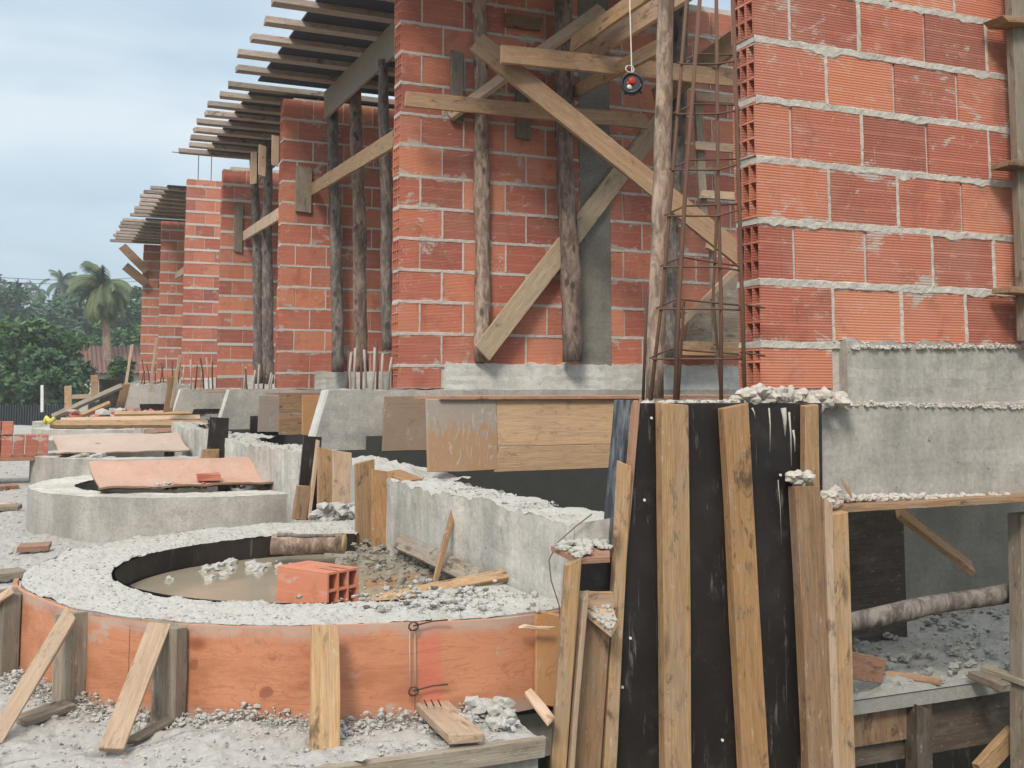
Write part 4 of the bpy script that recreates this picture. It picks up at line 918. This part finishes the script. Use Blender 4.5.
mb = MB(); mb.tube([c+V((0, 0, .05)), P(630, 10, Y=4.2), P(629, -60, Y=4.2)], .0028, 6); mb.build('cord', 'cord', T)
mb = MB(); lp = c+V((-.012, -.02, .062)); mb.tube([lp+V((.022*math.cos(a)-.01, 0, .016*math.sin(a))) for a in [q*.52 for q in range(13)]], .0025, 6); mb.build('cord_loop', 'cord', T)
mb = MB(); mb.lump(c+s_*.03+V((0, 0, -.042))+d*.005, (.009, .009, .009), 1, .1, 1, 2); mb.lump(c-s_*.04+V((0, 0, -.040))+d*.005, (.009, .009, .009), 1, .1, 1, 2); mb.build('crank_knob', 'plastic_black', T, smooth=True)

# upright timber with clamps at right edge
T = thing('wall_upright', 'upright weathered timber with cross cleats against the nearest wall at the right edge', 'timber', P(1020, 340, Y=2.80))
board('post', P(1015, -40, Y=2.79), P(1030, 345, Y=2.79), .085, .035, 'wood_grey', parent=T)
for yy in (24, 167, 292): board('cleat', P(995 if yy < 50 else 1002, yy-2, Y=2.77), P(1045, yy+2, Y=2.77), .022, .09, 'wood_brown', parent=T)

# ---------------------------------------------------------------- void under the nearest beam
slab_board('long plywood soffit board edge under the nearest grey beam', (820, 504), 1080, 512, 2.80, 'wood_brown', 'soffit_board', .12)
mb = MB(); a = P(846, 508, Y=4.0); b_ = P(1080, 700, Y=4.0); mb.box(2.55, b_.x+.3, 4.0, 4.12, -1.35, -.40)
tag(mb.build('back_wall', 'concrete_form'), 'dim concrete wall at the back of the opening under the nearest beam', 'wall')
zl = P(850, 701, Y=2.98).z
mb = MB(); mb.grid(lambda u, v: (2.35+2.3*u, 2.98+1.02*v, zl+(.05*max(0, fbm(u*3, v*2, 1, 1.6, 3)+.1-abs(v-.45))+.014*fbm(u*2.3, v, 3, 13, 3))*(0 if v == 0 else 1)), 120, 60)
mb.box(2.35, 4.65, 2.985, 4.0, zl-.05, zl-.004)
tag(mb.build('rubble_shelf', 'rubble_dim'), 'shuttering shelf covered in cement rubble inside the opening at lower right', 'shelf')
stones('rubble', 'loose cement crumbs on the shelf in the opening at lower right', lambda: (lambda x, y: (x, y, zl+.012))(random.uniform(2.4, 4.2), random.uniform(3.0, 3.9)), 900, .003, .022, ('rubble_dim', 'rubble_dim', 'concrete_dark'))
mb = MB(); mb.box(2.36, 4.65, 3.04, 3.07, zl-.24, zl-.055); tag(mb.build('shelf_joist', 'wood_shade_tint'), 'board coloured dark for shade under the front of the rubble shelf', 'board')
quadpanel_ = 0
mb = MB(); mb.box(2.40, 3.40, 3.62, 3.64, -1.3, -.38); tag(mb.build('form_sheet', 'wood_shade_tint'), 'dim brownish panel standing behind the tan battens in the right opening', 'plywood sheet')
pboard('shelf_post', 'upright post coloured dark for shade below the rubble shelf', 'post', P(918, 705, Y=3.0), P(922, 900, Y=3.0), .07, .06, 'wood_shade_tint')
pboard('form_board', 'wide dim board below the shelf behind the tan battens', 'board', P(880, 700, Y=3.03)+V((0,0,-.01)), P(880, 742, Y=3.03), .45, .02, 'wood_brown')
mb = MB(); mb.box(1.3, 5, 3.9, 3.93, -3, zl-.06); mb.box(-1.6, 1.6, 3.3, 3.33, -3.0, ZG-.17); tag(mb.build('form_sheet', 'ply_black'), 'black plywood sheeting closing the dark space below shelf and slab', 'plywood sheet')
log('log_brace', 'grey crooked log lying across the opening at lower right', 'log', P(842, 622, Y=2.99), P(1045, 586, Y=2.94), .031, .035, 'bark_grey2', bend=.02)
pboard('plank', 'orange plank slanting down from the soffit in the opening at right', 'plank', P(898, 512, Y=3.1), P(972, 569, Y=3.0), .065, .022, 'wood_orange', (0, -.5, .8))
pboard('board_offcut', 'pinkish square offcut standing on the shelf beside the tan battens', 'offcut', P(846, 664, Y=3.0), P(883, 671, Y=3.02), .085, .018, 'wood_pink')
pboard('board_offcut', 'thin broken offcut lying in rubble near the shelf edge', 'offcut', P(885, 675, Z=zl+.03), P(940, 681, Z=zl+.02), .035, .012, 'wood_brown', (0, -.4, 1))
pboard('board_offcut', 'grey double plank lying at the right end of the rubble shelf', 'offcut', P(972, 674, Z=zl+.03), P(1006, 688, Z=zl+.02), .045, .028, 'wood_grey', (0, -.3, 1))
pboard('board_offcut', 'second grey plank behind the one at the right end of the shelf', 'offcut', P(985, 668, Z=zl+.04), P(1030, 684, Z=zl+.03), .04, .02, 'wood_grey', (0, -.3, 1))
pboard('shore_post', 'tall weathered post at the right edge below the beam', 'post', P(1024, 512, Y=2.86), P(1029, 860, Y=2.86), .095, .06, 'wood_grey')
pboard('plank', 'short split plank rising at the bottom right corner', 'plank', P(978, 772, Y=2.9), P(1014, 733, Y=2.95), .065, .03, 'wood_tan')

# ---------------------------------------------------------------- sheets over planters, piles of planks
def sheet(name, lab, cy, zc, x0, x1, y0_, y1_, mat, sag=.06, lift=.1, group=None):
    mb = MB()
    f = lambda u, v, t_: (x0+(x1-x0)*u+.02*math.sin(v*5), y0_+(y1_-y0_)*v+.015*fbm(u*6, v, 0, 1, 2), zc+t_-sag*math.sin(math.pi*min(1, v*1.1))+lift*v+.008*fbm(u*5, v*3, 0, 1, 3))
    mb.grid(lambda u, v: f(u, v, .012), 40, 14); mb.grid(lambda u, v: f(u, v, 0), 40, 14, 1, flip=True)
    for vv in (0, 1): mb.grid(lambda u, v: f(u, vv, .012*v), 40, 1, 1)
    for uu in (0, 1): mb.grid(lambda u, v: f(uu, u, .012*v), 14, 1, 1)
    return tag(mb.build(name, [mat, 'wood_brown']), lab, 'plywood sheet', group)
a = P(98, 497, Z=ZR+.04); b_ = P(285, 492, Z=ZR+.04)
sheet('plywood_sheet', 'curved rusty-pink plywood sheet lying across the second planter', 0, ZR+.03, a.x+.03, 1.40, 6.85, 7.7, 'ply_rusty', .06, .10)
sheet('plywood_sheet', 'pale curved plywood sheet lying across the third planter', 0, ZR+.03, .20, 1.35, 10.6, 11.3, 'ply_dusty', .04, .13)
mb = MB(); a = P(207, 477, Y=7.2); mb.box(a.x-.06, a.x+.08, 7.15, 7.25, a.z-.02, a.z+.02, 0, .6, .006); tag(mb.build('brick_piece', 'brick'), 'small broken red brick piece on the rusty-pink plywood sheet', 'brick piece')
mb = MB()
for q in range(46): mb.lump(P(random.uniform(150, 280), 486+random.gauss(0, 2), Y=7.0), (random.uniform(.01, .04), .03, .008), q, .6, 2, 1, random.choice((0, 0, 1)))
tag(mb.build('debris', ['rubble', 'brick']), 'dust and small red crumbs scattered on the front of the rusty-pink plywood sheet', 'debris', None, 'stuff')
mb = MB()
for q in range(26): mb.lump(P(95+random.gauss(0, 10), 458+random.gauss(0, 2), Y=10.5), (.05, .04, .02), q, .5, 2, 1)
tag(mb.build('mortar_heap', 'rubble'), 'white mortar scraps at the left end of the pale curved sheet', 'mortar')
G2 = 'long planks piled over the fourth planter'
for k, (a, b_, wd, mat, lab, yy) in enumerate((((60, 421), (200, 418), .09, 'wood_pale', 'long pale plank on top of the plank pile', 13.3), ((50, 424), (208, 424), .11, 'wood_tan', 'long tan plank lowest at the front of the plank pile', 13.0), ((145, 433), (208, 428), .08, 'wood_pink', 'reddish plank sloping at the right of the plank pile', 12.8),
        ((115, 414), (205, 413), .07, 'wood_tan', 'thin plank resting on the red debris of the plank pile', 13.6), ((52, 417), (122, 386), .08, 'wood_grey', 'grey pole-like plank slanting up to the leaning stake', 14.2), ((65, 423), (110, 403), .06, 'wood_tan', 'thin tan plank slanting below the grey pole-like one', 14.0))):
    pboard('long_plank', lab, 'plank', P(*a, Y=yy), P(*b_, Y=yy+.1), wd, .04, mat, (0, -.5, .85), G2)
mb = MB()
for q in range(30): mb.lump(P(135+random.gauss(0, 24), 415+random.gauss(0, 2.5), Y=13.8), (.09, .08, .045), q, .5, 2, 1, random.randrange(2))
tag(mb.build('debris_heap', ['rubble', 'brick']), 'reddish and white debris heap under the long planks', 'debris', None, 'stuff')
pboard('stake', 'brown stake leaning at the left of the far concrete, thin pole behind it', 'stake', P(126, 384, Y=14.5), P(119, 412, Y=14.5), .10, .05, 'wood_brown')
pboard('stake', 'brown stake leaning at the fourth beam, in front of the far concrete', 'stake', P(173, 377, Y=13.2), P(168, 412, Y=13.2), .10, .05, 'wood_brown')
for lab, a, b_, yy in (('thin pale pole rising above the left leaning stake', (132, 345), (126, 384), 14.6), ('thin pale pole in the middle of the far concrete blocks', (157, 338), (150, 392), 14.7), ('thin pale pole leaning against the right brown stake', (180, 355), (171, 408), 13.1)):
    pboard('thin_pole', lab, 'pole', P(*a, Y=yy), P(*b_, Y=yy), .035, .03, 'wood_pale', group='thin poles leaning among the stakes')
slab_board('upright tan board far left, before the tiled roof house', (91, 375), 98, 402, 20.0, 'wood_tan'); slab_board('black upright sheet beside the upright tan board', (99, 379), 121, 408, 20.5, 'ply_black')
pboard('fence_rail', 'low timber rail far left between the greenery and the upright board', 'rail', P(68, 397, Y=21), P(92, 396, Y=21), .07, .04, 'wood_pale'); pboard('fence_stake', 'short stake of the low timber rail far left', 'stake', P(68, 386, Y=21), P(68, 408, Y=21), .12, .06, 'wood_tan')
for k, (x0, x1, yy, lab) in enumerate(((124, 160, 15.6, 'far rough-topped concrete block left of the thin pole'), (161, 193, 15.4, 'far concrete block between the two brown stakes'))):
    mb = MB(); a = P(x0, 384, Y=yy); b_ = P(x1, 408, Y=yy); 
    mb.grid(lambda u, v: (a.x+(b_.x-a.x)*u, yy, b_.z+(a.z-b_.z+(.03*fbm(u*5, k, 0, 1, 3) if v == 1 else 0))*v), 14, 4); mb.grid(lambda u, v: (a.x+(b_.x-a.x)*u, yy+.25*v, a.z+.03*fbm(u*5, k, 0, 1, 3)), 14, 2)
    mb.quad(V((a.x, yy+.25, b_.z)), V((a.x, yy, b_.z)), V((a.x, yy, a.z)), V((a.x, yy+.25, a.z)))
    tag(mb.build('concrete_block', 'concrete'), lab, 'concrete block')

# stack of bricks at left edge
T = thing('brick_stack', 'neat stack of red hollow bricks on planks at the left edge', 'brick stack', P(10, 474, Y=11.6))
for k in range(2):
    for q in range(16 if k == 0 else 6):
        x = P(48, 450, Y=10.9).x-.1*q-(0 if k == 0 else .30); mb = MB(); z0 = P(10, 457, Y=10.9).z+.0+.2*k*1.0; tn = random.random()
        z1 = z0+.19*(1 if k == 0 else .6); mb.box(x-.092, x, 10.9+.3*0, 11.2, z0, z1, 0, .3+.5*tn, .002); mb.build('brick', 'brick', T)
mb = MB(); x = P(50, 460, Y=10.9).x; mb.box(x-1.7, x+.02, 10.86, 11.3, P(10, 457, Y=10.9).z-.035, P(10, 457, Y=10.9).z-.002); mb.build('pallet_board', 'wood_pink', T)
for q in range(3): mb = MB(); mb.box(x-.10-.6*q, x-.02-.6*q, 10.9, 11.25, ZG, P(10, 457, Y=10.9).z-.035); mb.build('pallet_leg', 'wood_brown', T)
for lab, a, b_, mat in (('grey plank lying at the left edge level with the near rim', (-20, 577), (25, 572), 'wood_grey'), ('thin red strip on the slab left of the second planter', (18, 548), (50, 546), 'wood_pink'), ('plank lying at the left edge left of the second planter', (-15, 508), (20, 507), 'wood_grey'), ('pale offcut on the plank left of the second planter', (2, 505), (14, 506), 'wood_pale'), ('reddish plank on the slab by the third planter at the left edge', (-10, 488), (18, 486), 'wood_pink')):
    pboard('scrap_board', lab, 'board', P(*a, Z=ZG+.03), P(*b_, Z=ZG+.03), .09, .03, mat, (0, -.1, 1), 'scrap boards on the slab at the left edge')

# ---------------------------------------------------------------- background: house, fence, vegetation, cables
T = thing('tiled_house', 'low house with a dark reddish tiled roof behind the trees at left', 'house', P(100, 388, D=42)*1.0)
hp = P(62, 372, D=42); hx0, hx1 = hp.x-.5, P(140, 372, D=42).x+3; hy = hp.y; ze = P(100, 374, D=42).z; zr = P(100, 346, D=44).z
mb = MB(); mb.box(hx0+.3, hx1-.3, hy+.3, hy+6, -3.1, ze+.02); mb.build('wall', 'plaster', T)
mb = MB(); nn = 150
mb.grid(lambda u, v: (hx0+(hx1-hx0)*u, hy+3.0*v, ze+(zr-ze)*v+.07*abs(math.sin(u*nn/2*math.pi*.5))-.03*((v*9) % 1)), nn*2, 27)
mb.grid(lambda u, v: (hx0+(hx1-hx0)*u, hy+3.0+3.4*v, zr-(zr-ze)*v), 10, 2); mb.build('roof', 'roof_tile', T)
mb = MB(); mb.box(hx0+1.5, hx0+2.6, hy+.27, hy+.31, -1.6, -.5); mb.build('window', 'window_dark', T)
mb = MB(); a = P(-40, 405, D=27); b_ = P(66, 405, D=25)
nn = 60
mb.grid(lambda u, v: tuple(a.lerp(b_, u)+V((0, .03*math.sin(u*260), -2.9*(1-v)))), 400, 1)
mb.grid(lambda u, v: tuple(a.lerp(b_, u)+V((0, .04+.03*math.sin(u*260), -2.9*(1-v)))), 400, 1, flip=True)
tag(mb.build('metal_fence', 'metal_sheet'), 'blue-grey sheet metal fence at the far left below the trees', 'fence')
pboard('white_post', 'white post standing in front of the sheet metal fence', 'post', P(42, 385, D=24), P(42, 412, D=24), .06, .06, 'paint_white')

def crown(mb, c, rad, ncl, nlf, ls, seed):
    rn = random.Random(seed); c = V(c)
    cls = []
    for q in range(ncl):
        d = V((rn.gauss(0, 1), rn.gauss(0, 1), rn.gauss(0, .9))); d.normalize(); k = rn.uniform(.45, 1.02)
        cls.append((c+V((d.x*rad[0]*k, d.y*rad[1]*k, d.z*rad[2]*k)), rn.uniform(.18, .36), rn.uniform(-.25, .25)))
    for p, s_, tn in cls:
        for q in range(nlf):
            o_ = V((rn.gauss(0, 1), rn.gauss(0, 1), rn.gauss(0, .75))); ol = o_.length
            if ol > 2.0: continue
            x = p+V((o_.x*rad[0], o_.y*rad[0], o_.z*rad[2]))*s_*.55
            a = V((rn.gauss(0, 1), rn.gauss(0, 1), rn.gauss(0, .6))).normalized(); b2 = a.cross(V((rn.gauss(0, 1), rn.gauss(0, 1), rn.gauss(0, 1)))).normalized()
            l = ls*rn.uniform(.6, 1.4); t_ = min(1, max(0, .45+tn+rn.uniform(-.3, .3)))
            n_ = len(mb.v); mb.v += [x-a*l, x+b2*l*.42, x+a*l, x-b2*l*.42]; mb.face((n_, n_+1, n_+2, n_+3), 0, t_)
def tree(name, lab, x, ytop, D, w_, mat, seed, ls=.16, hgt=None, ncl=46, nlf=150):
    top_ = P(x, ytop, D=D); wr = w_*D/F_PX/2; H = top_.z+3.0; rz = min(H*.45, wr*1.1) if hgt is None else hgt
    c = V((top_.x, top_.y, top_.z-rz)); T = thing(name, lab, 'tree', (c.x, c.y, -3.0), 'trees beyond the building site')
    mb = MB(); base = V((c.x, c.y, -3.1)); mb.tube([base, base+V((.1, 0, H*.3)), c+V((0, 0, -rz*.2))], [.22, .17, .1], 8)
    rn = random.Random(seed)
    for q in range(6): d = V((rn.gauss(0, 1), rn.gauss(0, 1), rn.uniform(.2, .9))); mb.tube([c+V((0, 0, -rz*.6)), c+V((d.x*wr*.4, d.y*wr*.4, d.z*rz*.5))], [.09, .03], 6)
    mb.build('trunk', 'bark_grey', T)
    mb = MB(); crown(mb, c, (wr, wr, rz), ncl, nlf, ls, seed); mb.build('crown', mat, T)
tree('bushy_tree', 'large bushy tree at the far left in front of the others', 25, 312, 34, 125, 'leaf_mid', 1, .13, ncl=70, nlf=210)
tree('bushy_tree', 'lower dark bushy tree left of the tiled house', 48, 350, 32, 54, 'leaf_dark', 2, .12, ncl=50, nlf=170)
tree('broadleaf_tree', 'dark tree at the extreme left edge, behind the bushy one', -10, 280, 62, 90, 'leaf_blue', 3, .2)
tree('broadleaf_tree', 'rounded tree left of the palm, under the cables', 40, 296, 66, 80, 'leaf_dark', 4, .2)
tree('broadleaf_tree', 'tree just left of the palm crown', 76, 288, 64, 66, 'leaf_blue', 5, .2)
tree('broadleaf_tree', 'tree behind the palm trunk on its right', 128, 288, 66, 64, 'leaf_dark', 6, .2)
tree('broadleaf_tree', 'mid-height tree between the bushy tree and the palm', 58, 322, 55, 80, 'leaf_dark', 7, .18)
tree('broadleaf_tree', 'mid-height tree below the palm crown, next to the brick wall', 118, 318, 52, 80, 'leaf_mid', 8, .18)
tree('broadleaf_tree', 'farther tree mostly hidden behind the brick walls', 175, 300, 70, 90, 'leaf_dark', 9, .22)
tree('small_bush_tree', 'small bright bush between the tiled roof and the brick wall', 122, 358, 30, 26, 'leaf_mid', 10, .09, ncl=22, nlf=110)
tree('forest_tree', 'far hazy tree at the extreme left on the skyline', 15, 284, 95, 110, 'leaf_blue', 20, .3)
tree('forest_tree', 'far hazy tree under the cables near the mast, on the skyline', 60, 292, 90, 100, 'leaf_dark', 21, .3)
tree('forest_tree', 'far hazy tree on the skyline behind the coconut palm', 110, 284, 98, 110, 'leaf_blue', 22, .3)
tree('forest_tree', 'far hazy tree on the skyline touching the brick walls', 150, 286, 92, 90, 'leaf_dark', 23, .3)
def palm(lab, x, y, D, fr, nfr, seed, mat='leaf_palm', group=None, name='palm_tree'):
    c = P(x, y, D=D); T = thing(name, lab, 'palm tree', (c.x, c.y, -3.0), group)
    mb = MB(); mb.tube([V((c.x+.2, c.y, -3.1)), V((c.x+.35, c.y, (c.z-3)/2)), c], [.24, .18, .14], 10); mb.build('trunk', 'bark_light', T)
    rn = random.Random(seed); mb = MB()
    for q in range(nfr):
        az = q*2.4+rn.uniform(-.2, .2); el = R(rn.uniform(-30, 88)); L = fr*rn.uniform(.85, 1.1); d = V((math.cos(az), math.sin(az), 0)); pts = []
        p = V(c); e_ = el; ns = 14; tn = .75 if el < .1 else .25+rn.random()*.3
        for k in range(ns+1): pts.append(V(p)); p = p+(d*math.cos(e_)+V((0, 0, 1))*math.sin(e_))*L/ns; e_ -= .11+.05*(1-el/1.4)
        mb.tube(pts, [.035*(1-k/ns)+.008 for k in range(ns+1)], 4, 0, tn)
        side = d.cross(V((0, 0, 1)))
        for k in range(1, ns*3):
            u = k/(ns*3); i0 = min(ns-1, int(u*ns)); b0 = pts[i0].lerp(pts[i0+1], u*ns-i0); dr = (pts[i0+1]-pts[i0]).normalized()
            ll = fr*.30*math.sin(math.pi*min(1, .12+u*.86))**.6
            for sg in (-1, 1):
                tip = b0+(side*sg*.62+dr*.55+V((0, 0, -.55-rn.random()*.3)))*ll; n_ = len(mb.v); wv_ = dr*.05*fr/3
                mb.v += [b0-wv_, b0+wv_, tip]; mb.face((n_, n_+1, n_+2), 0, min(1, max(0, tn+rn.uniform(-.2, .2))))
    mb.build('crown', mat, T)
palm('coconut palm with drooping yellow-green lower fronds, left of the far brick walls', 103, 287, 44, 1.75, 34, 4)
palm('small dark palm silhouette above the trees left of the coconut palm', 62, 284, 88, 1.9, 16, 8, 'leaf_blue')
palm('small palm top poking out right beside the coconut palm', 38, 290, 90, 1.6, 14, 9, 'leaf_blue')
T = thing('power_line', 'two thin power cables and a slim mast above the trees at far left', 'power line', P(18, 320, D=75))
for k, (y0_, y1_) in enumerate(((272.5, 275), (277, 278.5))):
    a, b_ = P(-60, y0_, D=75), P(170, y1_, D=95); mb = MB(); mb.tube([a.lerp(b_, u/8)+V((0, 0, -.5*math.sin(math.pi*u/8))) for u in range(9)], .022, 5); mb.build('cable', 'cable', T)
mb = MB(); a = P(18, 279, D=75); mb.tube([a, V((a.x, a.y, -3))], [.05, .12], 6); mb.build('mast', 'cable', T)

m = bpy.data.materials.new('haze'); m.use_nodes = True; t = m.node_tree; t.nodes.clear()
vo = t.nodes.new('ShaderNodeVolumePrincipled'); ou = t.nodes.new('ShaderNodeOutputMaterial'); t.links.new(vo.outputs[0], ou.inputs['Volume'])
vo.inputs['Color'].default_value = (.86, .91, .95, 1); vo.inputs['Density'].default_value = .0022; M['haze'] = m
mb = MB(); mb.box(-410, 410, -70, 710, -4.6, 9.5); o = mb.build('haze', 'haze'); tag(o, kind='stuff')
S.cycles.volume_bounces = 0
S.cycles.samples = 128
